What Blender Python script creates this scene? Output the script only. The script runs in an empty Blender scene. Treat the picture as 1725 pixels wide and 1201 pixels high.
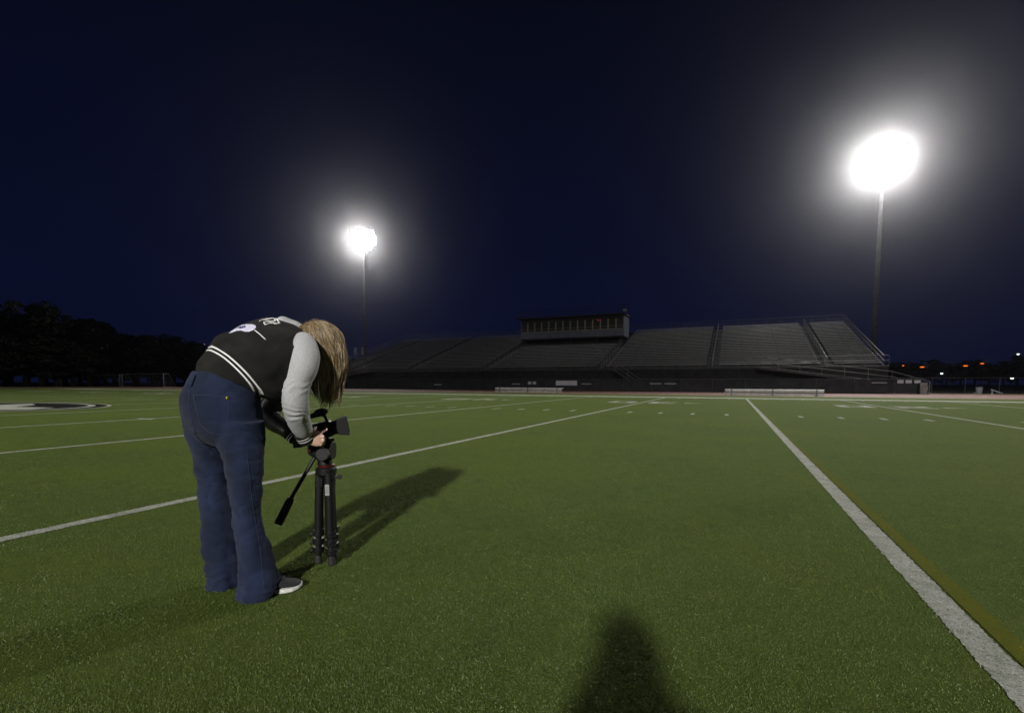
import bpy, bmesh, math, random
import numpy as np
from mathutils import Vector, Matrix, noise
R_ = math.radians
rnd = random.Random(7)
S = bpy.context.scene
COL = S.collection

# ------------------------------------------------------------------ camera
FPX = 1725 * 17 / 36.0          # focal length in photo pixels
YAW, H, PITCH = R_(24.385), 0.899, R_(-4.0)
PPX, PPY = 862.5, 701.8
cam_d = bpy.data.cameras.new('camera')
cam = bpy.data.objects.new('camera', cam_d); COL.objects.link(cam)
cam_d.lens, cam_d.sensor_width = 17.0, 36.0
cam_d.clip_start, cam_d.clip_end = 0.05, 3000
cam_d.shift_y = (PPY - 600.5) / 1725.0
cam.location = (0, 0, H)
cam.rotation_euler = (Matrix.Rotation(YAW, 3, 'Z') @ Matrix.Rotation(math.pi / 2 + PITCH, 3, 'X') @ Matrix.Rotation(R_(0.15), 3, 'Z')).to_euler()
S.camera = cam
CR = Vector((math.cos(YAW), math.sin(YAW), 0))
CF = Vector((-math.sin(YAW), math.cos(YAW), 0))

def ray(px, py):
    x, y = (px - PPX) / FPX, (py - PPY) / FPX
    c, s = math.cos(R_(-0.15)), math.sin(R_(-0.15))
    x, y = x * c + y * s, -x * s + y * c
    cy, sy = math.cos(PITCH), math.sin(PITCH)
    d, z = cy + y * sy, sy - y * cy
    return CR * x + CF * d + Vector((0, 0, z)), d
def K(px, py, D):
    """point seen at photo pixel (px,py) at horizontal depth D metres"""
    v, d = ray(px, py)
    return Vector((0, 0, H)) + v * (D / d)
def atY(px, py, Y):
    v, d = ray(px, py)
    return Vector((0, 0, H)) + v * (Y / v.y)
def on_plane(px, py, P, n):
    v, d = ray(px, py); o = Vector((0, 0, H))
    return o + v * ((P - o).dot(n) / v.dot(n))
def on_ground(px, py, z=0.0):
    v, d = ray(px, py)
    return Vector((0, 0, H)) + v * ((z - H) / v.z)

# ------------------------------------------------------------------ world: clear night sky just after dusk
W = bpy.data.worlds.new('World'); S.world = W; W.use_nodes = True
nt = W.node_tree; nt.nodes.clear()
tc = nt.nodes.new('ShaderNodeTexCoord'); sp = nt.nodes.new('ShaderNodeSeparateXYZ')
cr = nt.nodes.new('ShaderNodeValToRGB'); bg = nt.nodes.new('ShaderNodeBackground'); wo = nt.nodes.new('ShaderNodeOutputWorld')
nt.links.new(tc.outputs['Generated'], sp.inputs[0]); nt.links.new(sp.outputs['Z'], cr.inputs[0])
nt.links.new(cr.outputs[0], bg.inputs[0]); nt.links.new(bg.outputs[0], wo.inputs[0])
e = cr.color_ramp.elements
e[0].position, e[0].color = 0.0, (0.0026, 0.0042, 0.0185, 1)
e[1].position, e[1].color = 0.85, (0.0010, 0.0016, 0.0048, 1)
m = e.new(0.16); m.color = (0.0026, 0.0040, 0.0190, 1)
m = e.new(0.38); m.color = (0.0020, 0.0031, 0.0140, 1)
m = e.new(0.6); m.color = (0.0014, 0.0022, 0.0078, 1)
bg.inputs[1].default_value = 1.0
S.view_settings.view_transform = 'Standard'; S.view_settings.look = 'None'
S.view_settings.exposure = 0.0; S.view_settings.gamma = 1.0
S.cycles.use_denoising = True
S.cycles.max_bounces = 6; S.cycles.volume_bounces = 0; S.cycles.diffuse_bounces = 3
S.cycles.sample_clamp_indirect = 3.0

LAMP_POWER_NEAR = 365000.0
LAMP_POWER_FAR = 105000.0
HAZE_DENSITY = 0.00034
HAZE_G = 0.958

# ------------------------------------------------------------------ helpers
def tag(o, label=None, cat=None, group=None, kind=None):
    if label: o['label'] = label
    if cat: o['category'] = cat
    if group: o['group'] = group
    if kind: o['kind'] = kind
    return o
def empty(name, loc=(0, 0, 0), rz=0.0):
    o = bpy.data.objects.new(name, None); COL.objects.link(o)
    o.location = loc; o.rotation_euler = (0, 0, rz); o.empty_display_size = .2
    return o
class MB:
    """collects geometry, then links it as ONE mesh object"""
    def __init__(s): s.v = []; s.f = []; s.mi = []; s.cur = 0
    def add(s, verts, faces):
        b = len(s.v); s.v += [tuple(x) for x in verts]
        s.f += [tuple(i + b for i in f) for f in faces]; s.mi += [s.cur] * len(faces)
    def box(s, c, sz, M=None):
        hx, hy, hz = sz[0] / 2, sz[1] / 2, sz[2] / 2
        vs = [Vector((x * hx, y * hy, z * hz)) for z in (-1, 1) for y in (-1, 1) for x in (-1, 1)]
        if M is not None: vs = [M @ v for v in vs]
        c = Vector(c)
        s.add([v + c for v in vs], [(0, 2, 3, 1), (4, 5, 7, 6), (0, 1, 5, 4), (2, 6, 7, 3), (0, 4, 6, 2), (1, 3, 7, 5)])
    def bar(s, a, b, w, h=None, up=Vector((0, 0, 1))):
        a, b = Vector(a), Vector(b); d = (b - a).normalized()
        if abs(d.dot(up)) > .98: up = Vector((0, 1, 0))
        x = d.cross(up).normalized(); y = x.cross(d); h = h or w
        x *= w / 2; y *= h / 2
        s.add([a - x - y, a + x - y, a + x + y, a - x + y, b - x - y, b + x - y, b + x + y, b - x + y],
              [(0, 1, 2, 3), (7, 6, 5, 4), (0, 4, 5, 1), (1, 5, 6, 2), (2, 6, 7, 3), (3, 7, 4, 0)])
    def tube(s, pts, rad, n=10, cap=True):
        pts = [Vector(p) for p in pts]
        if not hasattr(rad, '__len__'): rad = [rad] * len(pts)
        vs = []; x = None
        for i, p in enumerate(pts):
            d = (pts[min(i + 1, len(pts) - 1)] - pts[max(i - 1, 0)])
            d = d.normalized() if d.length > 1e-9 else Vector((0, 0, 1))
            if x is None: x = d.orthogonal().normalized()
            else:
                x = x - d * x.dot(d)
                x = x.normalized() if x.length > 1e-6 else d.orthogonal().normalized()
            y = d.cross(x)
            for k in range(n):
                a = 2 * math.pi * k / n
                vs.append(p + (x * math.cos(a) + y * math.sin(a)) * rad[i])
        fs = []
        for i in range(len(pts) - 1):
            for k in range(n):
                fs.append((i * n + k, i * n + (k + 1) % n, (i + 1) * n + (k + 1) % n, (i + 1) * n + k))
        if cap:
            fs.append(tuple(reversed(range(n)))); fs.append(tuple(range((len(pts) - 1) * n, len(pts) * n)))
        s.add(vs, fs)
    def loft(s, secs, n=28, sub=4, power=2.0, cap=True):
        """secs: (centre, u, v) elliptical rings, Catmull-Rom between them"""
        P = [(Vector(c), Vector(u), Vector(v)) for c, u, v in secs]
        def cr_(a, b, c, d, t): return .5 * ((2 * b) + (-a + c) * t + (2 * a - 5 * b + 4 * c - d) * t * t + (-a + 3 * b - 3 * c + d) * t ** 3)
        rings = []
        for i in range(len(P) - 1):
            A = P[max(i - 1, 0)]; B = P[i]; C = P[i + 1]; D = P[min(i + 2, len(P) - 1)]
            for k in range(sub):
                t = k / sub; rings.append([cr_(A[j], B[j], C[j], D[j], t) for j in range(3)])
        rings.append(list(P[-1]))
        vs = []
        for c, u, v in rings:
            for k in range(n):
                a = 2 * math.pi * k / n; ca, sa = math.cos(a), math.sin(a)
                q = 2 / power
                vs.append(c + u * math.copysign(abs(ca) ** q, ca) + v * math.copysign(abs(sa) ** q, sa))
        fs = []
        for i in range(len(rings) - 1):
            for k in range(n):
                fs.append((i * n + k, i * n + (k + 1) % n, (i + 1) * n + (k + 1) % n, (i + 1) * n + k))
        if cap:
            fs.append(tuple(reversed(range(n)))); fs.append(tuple(range((len(rings) - 1) * n, len(rings) * n)))
        s.add(vs, fs)
    def ball(s, c, r, M=None, seg=16, ring=10):
        c = Vector(c)
        if not hasattr(r, '__len__'): r = (r, r, r)
        vs = []; fs = []
        for i in range(ring + 1):
            th = math.pi * i / ring
            for k in range(seg):
                ph = 2 * math.pi * k / seg
                v = Vector((r[0] * math.sin(th) * math.cos(ph), r[1] * math.sin(th) * math.sin(ph), r[2] * math.cos(th)))
                vs.append((M @ v if M is not None else v) + c)
        for i in range(ring):
            for k in range(seg):
                fs.append((i * seg + k, (i + 1) * seg + k, (i + 1) * seg + (k + 1) % seg, i * seg + (k + 1) % seg))
        s.add(vs, fs)
    def mesh(s, name):
        me = bpy.data.meshes.new(name); me.from_pydata(s.v, [], s.f); me.update(); return me
    def build(s, name, mats, parent=None, smooth=False, bevel=0.0, world=True):
        me = s.mesh(name)
        if not isinstance(mats, (list, tuple)): mats = [mats]
        for mm in mats: me.materials.append(mm)
        if len(mats) > 1: me.polygons.foreach_set('material_index', s.mi)
        if smooth: me.polygons.foreach_set('use_smooth', [True] * len(me.polygons))
        o = bpy.data.objects.new(name, me); COL.objects.link(o)
        if parent is not None:
            o.parent = parent
            if world:   # geometry given in world space
                o.matrix_parent_inverse = wm(parent).inverted()
        if bevel:
            b = o.modifiers.new('bevel', 'BEVEL'); b.width = bevel; b.segments = 2; b.limit_method = 'ANGLE'
        return o
def wm(o):
    m = Matrix.LocRotScale(o.location, o.rotation_euler, o.scale)
    if o.parent: m = wm(o.parent) @ o.matrix_parent_inverse @ m
    return m
def remesh(mb, name, mats, parent, voxel=.008, smooth_it=6, world=True):
    """merge overlapping shapes into one continuous surface"""
    me = mb.mesh(name + '_src'); tmp = bpy.data.objects.new('tmp', me); COL.objects.link(tmp)
    r = tmp.modifiers.new('r', 'REMESH'); r.mode = 'VOXEL'; r.voxel_size = voxel
    sm = tmp.modifiers.new('s', 'SMOOTH'); sm.iterations = smooth_it; sm.factor = .5
    dg = bpy.context.evaluated_depsgraph_get(); dg.update()
    out = bpy.data.meshes.new_from_object(tmp.evaluated_get(dg)); out.name = name
    bpy.data.objects.remove(tmp); bpy.data.meshes.remove(me)
    out.materials.clear()
    if not isinstance(mats, (list, tuple)): mats = [mats]
    for mm in mats: out.materials.append(mm)
    out.polygons.foreach_set('use_smooth', [True] * len(out.polygons))
    o = bpy.data.objects.new(name, out); COL.objects.link(o)
    if parent is not None:
        o.parent = parent
        if world: o.matrix_parent_inverse = wm(parent).inverted()
    return o
def displace(o, fn):
    me = o.data; n = len(me.vertices)
    co = np.empty(n * 3); me.vertices.foreach_get('co', co); co = co.reshape(-1, 3)
    no = np.empty(n * 3); me.vertex_normals.foreach_get('vector', no); no = no.reshape(-1, 3)
    d = np.array([fn(Vector(c), Vector(q)) for c, q in zip(co, no)])
    co = co + no * d[:, None]
    me.vertices.foreach_set('co', co.ravel()); me.update()
def copy_tree(o, parent=None):
    c = o.copy(); COL.objects.link(c)
    if parent is not None: c.parent = parent
    for ch in [x for x in CHILD.get(o.name, [])]: copy_tree(ch, c)
    return c
CHILD = {}
def index_children():
    CHILD.clear()
    for o in S.objects:
        if o.parent: CHILD.setdefault(o.parent.name, []).append(o)

# ------------------------------------------------------------------ materials
def mat(name, col, rough=.7, metal=0.0, var=.15, scale=20.0, bump=0.0, bscale=None, spec=.5, coord='Object', col2=None, sheen=0.0, emit=None, estr=0.0, detail=4):
    m = bpy.data.materials.new(name); m.use_nodes = True; t = m.node_tree; b = t.nodes['Principled BSDF']
    b.inputs['Roughness'].default_value = rough; b.inputs['Metallic'].default_value = metal
    b.inputs['Specular IOR Level'].default_value = spec
    if sheen: b.inputs['Sheen Weight'].default_value = sheen
    tcn = t.nodes.new('ShaderNodeTexCoord'); nz = t.nodes.new('ShaderNodeTexNoise')
    nz.inputs['Scale'].default_value = scale; nz.inputs['Detail'].default_value = detail
    t.links.new(tcn.outputs[coord], nz.inputs['Vector'])
    mix = t.nodes.new('ShaderNodeMix'); mix.data_type = 'RGBA'
    a = [c * (1 - var) for c in col]; c2 = col2 or [min(1, c * (1 + var)) for c in col]
    mix.inputs['A'].default_value = (*a, 1); mix.inputs['B'].default_value = (*c2, 1)
    rmp = t.nodes.new('ShaderNodeMapRange'); rmp.inputs[1].default_value = .3; rmp.inputs[2].default_value = .7
    t.links.new(nz.outputs['Fac'], rmp.inputs[0]); t.links.new(rmp.outputs[0], mix.inputs['Factor'])
    t.links.new(mix.outputs['Result'], b.inputs['Base Color'])
    if bump:
        n2 = t.nodes.new('ShaderNodeTexNoise'); n2.inputs['Scale'].default_value = bscale or scale * 3; n2.inputs['Detail'].default_value = 5
        t.links.new(tcn.outputs[coord], n2.inputs['Vector'])
        bp = t.nodes.new('ShaderNodeBump'); bp.inputs['Strength'].default_value = bump; bp.inputs['Distance'].default_value = .01
        t.links.new(n2.outputs['Fac'], bp.inputs['Height']); t.links.new(bp.outputs[0], b.inputs['Normal'])
    if emit:
        b.inputs['Emission Color'].default_value = (*emit, 1); b.inputs['Emission Strength'].default_value = estr
        try: m.cycles.emission_sampling = 'NONE'
        except Exception: pass
    return m
def lit(name, col, strength):
    m = bpy.data.materials.new(name); m.use_nodes = True; t = m.node_tree; t.nodes.clear()
    e_ = t.nodes.new('ShaderNodeEmission'); o_ = t.nodes.new('ShaderNodeOutputMaterial')
    e_.inputs[0].default_value = (*col, 1); e_.inputs[1].default_value = strength
    t.links.new(e_.outputs[0], o_.inputs[0])
    try: m.cycles.emission_sampling = 'NONE'
    except Exception: pass
    return m

def turf_material(name, base, dark, light, paint=None):
    """artificial turf fibres; paint = colour of line paint worn into the pile"""
    m = bpy.data.materials.new(name); m.use_nodes = True; t = m.node_tree; N = t.nodes; L = t.links
    b = N['Principled BSDF']; b.inputs['Roughness'].default_value = .95; b.inputs['Specular IOR Level'].default_value = .04
    g = N.new('ShaderNodeNewGeometry')
    def noise_(sc, det=3, dist=0.0, rough=.6):
        n = N.new('ShaderNodeTexNoise'); n.inputs['Scale'].default_value = sc; n.inputs['Detail'].default_value = det
        n.inputs['Roughness'].default_value = rough; n.inputs['Distortion'].default_value = dist
        L.new(g.outputs['Position'], n.inputs['Vector']); return n
    def rng(src, a, b_, c=0., d=1.):
        r = N.new('ShaderNodeMapRange'); r.inputs[1].default_value = a; r.inputs[2].default_value = b_
        r.inputs[3].default_value = c; r.inputs[4].default_value = d; L.new(src, r.inputs[0]); return r.outputs[0]
    def mixc(f, A, B):
        x = N.new('ShaderNodeMix'); x.data_type = 'RGBA'
        if isinstance(A, tuple): x.inputs['A'].default_value = (*A, 1)
        else: L.new(A, x.inputs['A'])
        if isinstance(B, tuple): x.inputs['B'].default_value = (*B, 1)
        else: L.new(B, x.inputs['B'])
        if isinstance(f, float): x.inputs['Factor'].default_value = f
        else: L.new(f, x.inputs['Factor'])
        return x.outputs['Result']
    n1 = noise_(110, 4, 1.2, .7); n2 = noise_(9, 3); n3 = noise_(.55, 3); n4 = noise_(240, 2, .5)
    n5 = noise_(2.2, 4, .8)
    c = mixc(rng(n1.outputs['Fac'], .36, .64), dark, light)
    c = mixc(rng(n4.outputs['Fac'], .4, .62, 0., .5), c, base)
    c = mixc(rng(n2.outputs['Fac'], .35, .7, 0., .4), c, (base[0] * .55, base[1] * .62, base[2] * .8))
    c = mixc(rng(n3.outputs['Fac'], .4, .65, 0., .38), c, (base[0] * 1.5, base[1] * 1.12, base[2] * .9))
    c = mixc(rng(n5.outputs['Fac'], .56, .72, 0., .25), c, (.045, .046, .036))      # rubber infill showing through
    if paint:
        np_ = noise_(130, 4, 1.0, .75)
        nw = noise_(9, 5, .6, .7); fw = N.new('ShaderNodeMath'); fw.operation = 'MULTIPLY'
        L.new(rng(np_.outputs['Fac'], .36, .54, .10, .94), fw.inputs[0]); L.new(rng(nw.outputs['Fac'], .3, .6, .55, 1.0), fw.inputs[1])
        c = mixc(fw.outputs[0], c, paint)
    # tiny pale flecks: glints off the fibres, painted into the base colour
    v = N.new('ShaderNodeTexVoronoi'); v.inputs['Scale'].default_value = 55; L.new(g.outputs['Position'], v.inputs['Vector'])
    sx = N.new('ShaderNodeSeparateColor'); L.new(v.outputs['Color'], sx.inputs[0])
    a1 = rng(sx.outputs[0], .984, .986); a2 = rng(v.outputs['Distance'], .16, .10)
    mul = N.new('ShaderNodeMath'); mul.operation = 'MULTIPLY'; L.new(a1, mul.inputs[0]); L.new(a2, mul.inputs[1])
    c = mixc(mul.outputs[0], c, (.45, .5, .4))
    L.new(c, b.inputs['Base Color'])
    add = N.new('ShaderNodeMath'); add.operation = 'ADD'; L.new(n1.outputs['Fac'], add.inputs[0]); L.new(n4.outputs['Fac'], add.inputs[1])
    bp = N.new('ShaderNodeBump'); bp.inputs['Strength'].default_value = .9; bp.inputs['Distance'].default_value = .014
    L.new(add.outputs[0], bp.inputs['Height']); L.new(bp.outputs[0], b.inputs['Normal'])
    return m

GREEN = (.084, .145, .026)
M = dict(
    turf=turf_material('turf', GREEN, (.045, .068, .014), (.165, .215, .060)),
    paint=turf_material('white_turf', GREEN, (.03, .05, .012), (.1, .15, .04), (.66, .66, .64)),
    yellow=turf_material('yellow_turf', GREEN, (.03, .05, .012), (.1, .15, .04), (.16, .155, .012)),
    blackturf=turf_material('black_turf', (.012, .012, .012), (.008, .008, .008), (.02, .02, .02)),
    goldturf=turf_material('gold_turf', GREEN, (.03, .05, .012), (.1, .15, .04), (.42, .32, .16)),
    track=mat('track_rubber', (.125, .045, .032), .85, var=.25, scale=3, bump=.4, bscale=60),
    dirt=mat('ground', (.030, .032, .018), .95, var=.4, scale=.6, bump=.3, bscale=8),
    alu=mat('aluminium', (.50, .50, .51), .40, .8, var=.12, scale=3),
    galv=mat('galvanized_steel', (.42, .43, .44), .5, .7, var=.15, scale=5),
    polesteel=mat('weathered_pole_steel', (.11, .11, .12), .9, var=.2, scale=2),
    rail=mat('dull_rail_steel', (.22, .22, .225), .6, .4, var=.2, scale=3),
    benchpaint=mat('weathered_bench_aluminium', (.26, .25, .235), .7, .2, var=.3, scale=2),
    deck=mat('stand_deck', (.085, .086, .094), .8, var=.3, scale=2),
    dark=mat('dark_screen', (.030, .031, .034), .9, var=.35, scale=1.4),
    concrete=mat('concrete', (.22, .22, .215), .9, var=.2, scale=1.2, bump=.2),
    sign=mat('sign_panel', (.55, .56, .62), .6, var=.1, scale=2),
    boxwall=mat('press_box_wall', (.27, .30, .38), .75, var=.12, scale=1.5),
    boxroof=mat('press_box_roof', (.05, .05, .055), .8, var=.2, scale=2),
    glass=mat('dark_glass', (.010, .011, .014), .45, var=.2, scale=2),
    mull=mat('mullion', (.50, .48, .36), .6, var=.1, scale=4),
    denim=mat('denim', (.0125, .019, .046), .95, var=.42, scale=8, bump=.5, bscale=700, sheen=.05, spec=.2),
    jacket=mat('black_wool', (.0135, .0135, .0125), .95, var=.3, scale=14, bump=.3, bscale=500, sheen=.03, spec=.15),
    heather=mat('grey_fleece', (.41, .415, .43), .95, var=.2, scale=230, bump=.35, bscale=420, spec=.2, detail=6),
    dark_sleeve=mat('near_black_sleeve', (.016, .016, .016), .45, var=.2, scale=30, bump=.1, bscale=60),
    white=mat('white_knit', (.72, .72, .72), .85, var=.06, scale=60, bump=.2, bscale=300),
    patch=mat('white_felt', (.66, .66, .84), .9, var=.06, scale=80, bump=.2, bscale=300),
    ink=mat('dark_blue_ink', (.02, .02, .10), .8),
    skin=mat('skin', (.52, .33, .25), .5, var=.12, scale=18, bump=.08, bscale=140),
    shirt=mat('black_cotton', (.02, .02, .022), .9),
    hair=mat('hair_strands', (.13, .088, .045), .38, var=.3, scale=24, spec=.6),
    shoe=mat('shoe_upper', (.014, .015, .019), .85, var=.3, scale=60, bump=.3),
    sole=mat('shoe_sole', (.74, .74, .72), .6, var=.08, scale=30),
    plastic=mat('black_plastic', (.005, .005, .0055), .5, var=.2, scale=40, bump=.03, bscale=400, spec=.3),
    foam=mat('foam', (.012, .012, .012), .98, var=.3, scale=200, bump=.8, bscale=500),
    rubber=mat('rubber_grip', (.014, .014, .015), .7, bump=.3, bscale=200),
    red=mat('red_anodised', (.11, .014, .012), .35, .6),
    chrome=mat('polished_metal', (.6, .6, .6), .18, 1.0),
    lens=mat('camera_lens', (.01, .01, .02), .05),
    gold=mat('brass', (.75, .50, .12), .3, .9),
    bark=mat('bark', (.05, .04, .03), .95, var=.3, scale=6),
    leaf=mat('leaves', (.011, .018, .007), .9, var=.45, scale=.9),
    lamp_white=lit('floodlight_glow', (1.0, .97, .93), 60.0),
    lamp_orange=lit('sodium_glow', (1.0, .20, .03), 1.7),
    lamp_cool=lit('cool_glow', (.85, 1.0, .92), 3.0),
    lamp_red=lit('red_glow', (1.0, .03, .04), .7),
)

# ------------------------------------------------------------------ ground, track, field
YS = 31.35                         # far sideline
YC = YS - 24.38                    # middle of the field
XA = 0.809                         # the yard line that runs past the camera
X50 = XA - 5 * 4.572
TRK0, TRK1 = 38.5, 55.6
def sheet(name, x0, x1, y0, y1, z, m_, nx=1, ny=1):
    b = MB(); b.add([(x0, y0, z), (x1, y0, z), (x1, y1, z), (x0, y1, z)], [(0, 1, 2, 3)])
    o = b.build(name, m_); tag(o, kind='structure'); return o
sheet('ground', -900, 900, -900, 900, -0.012, M['dirt'])
sheet('turf_field', -84, 40, YC - 32.5, TRK0, 0.0, M['turf'])
def rrect(hx, hy, r, n=24):
    out = []
    for cx, cy, a0 in ((hx - r, hy - r, 0), (-hx + r, hy - r, 90), (-hx + r, -hy + r, 180), (hx - r, -hy + r, 270)):
        for k in range(n + 1):
            a = R_(a0 + 90 * k / n); out.append((cx + r * math.cos(a), cy + r * math.sin(a)))
    return out
def ring(name, cx, cy, o1, o2, z, m_):
    n = len(o1); b = MB()
    b.add([(cx + x, cy + y, z) for x, y in o1] + [(cx + x, cy + y, z) for x, y in o2],
          [(i, (i + 1) % n, n + (i + 1) % n, n + i) for i in range(n)])
    o = b.build(name, m_); return tag(o, kind='structure')
hy0, hy1 = TRK0 - YC, TRK1 - YC
ring('running_track', X50, YC, rrect(hy0 + 48, hy0, hy0), rrect(hy1 + 48, hy1, hy1), -0.004, M['track'])
lane = MB()
for k in range(1, 8):
    q = hy0 + k * 1.22; o1 = rrect(q + 48, q, q); o2 = rrect(q + 48.06, q + .06, q + .06); n = len(o1)
    lane.add([(X50 + x, YC + y, 0.0) for x, y in o1] + [(X50 + x, YC + y, 0.0) for x, y in o2],
             [(i, (i + 1) % n, n + (i + 1) % n, n + i) for i in range(n)])
tag(lane.build('track_lane_line', mat('lane_paint', (.45, .42, .40), .8)), kind='structure')

ZP = 0.004
def flat(b, x0, x1, y0, y1, z=ZP): b.add([(x0, y0, z), (x1, y0, z), (x1, y1, z), (x0, y1, z)], [(0, 1, 2, 3)])
yl = MB()
for k in range(-15, 6):
    x = XA + k * 4.572; w = .055
    if k in (-2, -1, 0):
        y = -1.0; L_ = []; R2 = []
        while y < 12: L_.append((x - w + rnd.uniform(-.004, .006), y, ZP)); R2.append((x + w + rnd.uniform(-.006, .004), y, ZP)); y += .006 + max(0, y) * .003
        n = len(L_); yl.add(L_ + R2, [(i, n + i, n + i + 1, i + 1) for i in range(n - 1)])
        flat(yl, x - w, x + w, YS - 48.76, -1.0); flat(yl, x - w, x + w, L_[-1][1], YS)
    else: flat(yl, x - w, x + w, YS - 48.76, YS)
tag(yl.build('yard_line', M['paint']), kind='structure')
sl = MB(); flat(sl, X50 - 55, X50 + 48, YS + .0, YS + 1.83); flat(sl, X50 - 55, X50 + 48, YS - 50.6, YS - 48.77)
tag(sl.build('sideline', M['paint']), kind='structure')
hm = MB()
for i in range(-75, 26):
    x = XA + i * .9144
    if i % 5 == 0: continue
    for y in (YS - 16.25, YS - 32.5):
        flat(hm, x - .05, x + .05, y - .30, y + .30)
    for y in (YS - .35, ):
        flat(hm, x - .05, x + .05, y - .55, y - .05)
flat(hm, X50 + 2 * 4.572 - .3, X50 + 2 * 4.572 + .3, 6.9, 7.05, ZP + .002)
tag(hm.build('hash_mark', M['paint']), kind='structure')
# yard numbers, six feet tall, read from the stands
DIG = {'0': [(0, 0, .3, 1), (.7, 0, 1, 1), (.3, 0, .7, .16), (.3, .84, .7, 1)],
       '1': [(.35, 0, .65, 1), (.15, .7, .35, .86), (.15, 0, .35, .12), (.65, 0, .85, .12)],
       '2': [(0, .84, 1, 1), (.7, .5, 1, .84), (0, .42, 1, .58), (0, .16, .3, .42), (0, 0, 1, .16)],
       '3': [(0, .84, 1, 1), (.7, .58, 1, .84), (.25, .42, 1, .58), (.7, .16, 1, .42), (0, 0, 1, .16)],
       '4': [(.62, 0, .9, 1), (0, .45, .25, 1), (0, .28, .62, .45)],
       '5': [(0, .84, 1, 1), (0, .58, .3, .84), (0, .42, 1, .58), (.7, .16, 1, .42), (0, 0, 1, .16)]}
nm = MB()
def digit(ch, x, far):
    """x = left edge in the reader's view; bottoms point at the sideline"""
    for (a, b_, c, d) in DIG[ch]:
        w, h = 1.15, 1.83
        if far:  # reader in the far stand looks towards -Y, their left is +X
            X0, X1 = x - a * w, x - c * w; Y0, Y1 = YS - 8.2 - 0.0 - b_ * h + .9, YS - 8.2 - d * h + .9
        else:
            X0, X1 = x + a * w, x + c * w; Y0, Y1 = YS - 48.76 + 6.4 + b_ * h, YS - 48.76 + 6.4 + d * h
        flat(nm, min(X0, X1), max(X0, X1), min(Y0, Y1), max(Y0, Y1))
for k in range(-4, 5):
    X = X50 + k * 9.144; s_ = str(5 - abs(k))
    if k > 1 or True:
        digit(s_, X + .35 + 1.15, True); digit('0', X - .35, True)
        digit(s_, X - .35 - 1.15, False); digit('0', X + .35, False)
        if k:
            sg = 1 if k > 0 else -1
            for y in (YS - 8.25, YS - 48.76 + 7.3):
                xx = X + sg * 1.85
                nm.add([(xx, y - .28, ZP), (xx + sg * .75, y, ZP), (xx, y + .28, ZP)], [(0, 1, 2) if sg > 0 else (2, 1, 0)])
tag(nm.build('yard_number', M['paint']), kind='structure')
ye = MB(); ye.add([(XA + .062, 12, ZP), (XA + .095, 12, ZP), (XA + .150, 0.2, ZP), (XA + .066, 0.2, ZP)], [(0, 1, 2, 3)])
flat(ye, XA + .066, XA + .150, -25, .2)
tag(ye.build('yellow_line', M['yellow']), kind='structure')
# midfield emblem: round badge, white on black with a white ring
def disc(b, cx, cy, r0, r1, z, a0=0, a1=360, n=72, sy=.60):
    vs = []; fs = []
    for k in range(n + 1):
        a = R_(a0 + (a1 - a0) * k / n)
        vs += [(cx + r0 * math.cos(a), cy + r0 * sy * math.sin(a), z), (cx + r1 * math.cos(a), cy + r1 * sy * math.sin(a), z)]
    for k in range(n): fs.append((2 * k, 2 * k + 1, 2 * k + 3, 2 * k + 2))
    b.add(vs, fs)
LX, LY = -24.4, 7.9
g1 = MB(); disc(g1, LX, LY, 0, 5.0, .007); 
tag(g1.build('midfield_emblem_base', M['blackturf']), kind='structure')
g2 = MB(); disc(g2, LX, LY, 4.2, 4.5, .011); disc(g2, LX, LY, 5.0, 5.15, .011)
# broad pale head shape sweeping to a point on the right
g2.add([(LX + x * 1.3, LY + y * .72, .011) for x, y in [(-3.1, -1.3), (-1.2, -2.6), (.9, -2.7), (2.3, -1.8), (3.0, -.2), (2.5, 1.0), (1.1, .5), (.2, 1.9), (-1.0, 2.6), (-.9, 1.0), (-2.4, .9)]], [tuple(range(11))])
tag(g2.build('midfield_emblem', M['paint']), kind='structure')
g3 = MB(); g3.add([(LX + x * 1.3, LY + y * .72, .015) for x, y in [(-2.6, -.9), (-1.2, -1.6), (-.2, -.9), (-.9, .1), (-2.0, .2)]], [tuple(range(5))])
tag(g3.build('midfield_emblem_detail', M['goldturf']), kind='structure')

# ------------------------------------------------------------------ the grandstand
YF = 57.0; NROW = 26; TR, RI = .76, .243
pR = atY(1488, 617, YF); XR = pR.x; XL = 2 * X50 - XR
ZF = 2.55                                      # first row level
print('stand x', XL, XR, 'z front', pR.z)
gs = empty('grandstand', (X50, YF, 0))
tag(gs, 'long dark aluminium bleacher stand with rows of benches behind the running track', 'grandstand')
AIS = [atY(1393, 619, YF).x, atY(1199, 622, YF).x, atY(1012, 625, YF).x]
AIS = sorted(AIS + [2 * X50 - a for a in AIS]); print('aisles', AIS)
aw = .62
PBX0, PBX1 = atY(877, 572, 69.6).x, atY(1050, 566, 69.6).x
YPB = 69.6; print('press box', PBX0, PBX1)
dk = MB()
for i in range(NROW):
    y = YF + i * TR; z = ZF + i * RI
    dk.box(((XL + XR) / 2, y + TR / 2, z - .03), (XR - XL, TR - .01, .05))
    dk.box(((XL + XR) / 2, y + .012, z - RI / 2 - .03), (XR - XL - .05, .02, RI - .06))
dk.build('stepped_deck', M['deck'], gs)
edges = [XL] + AIS + [XR]
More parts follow.
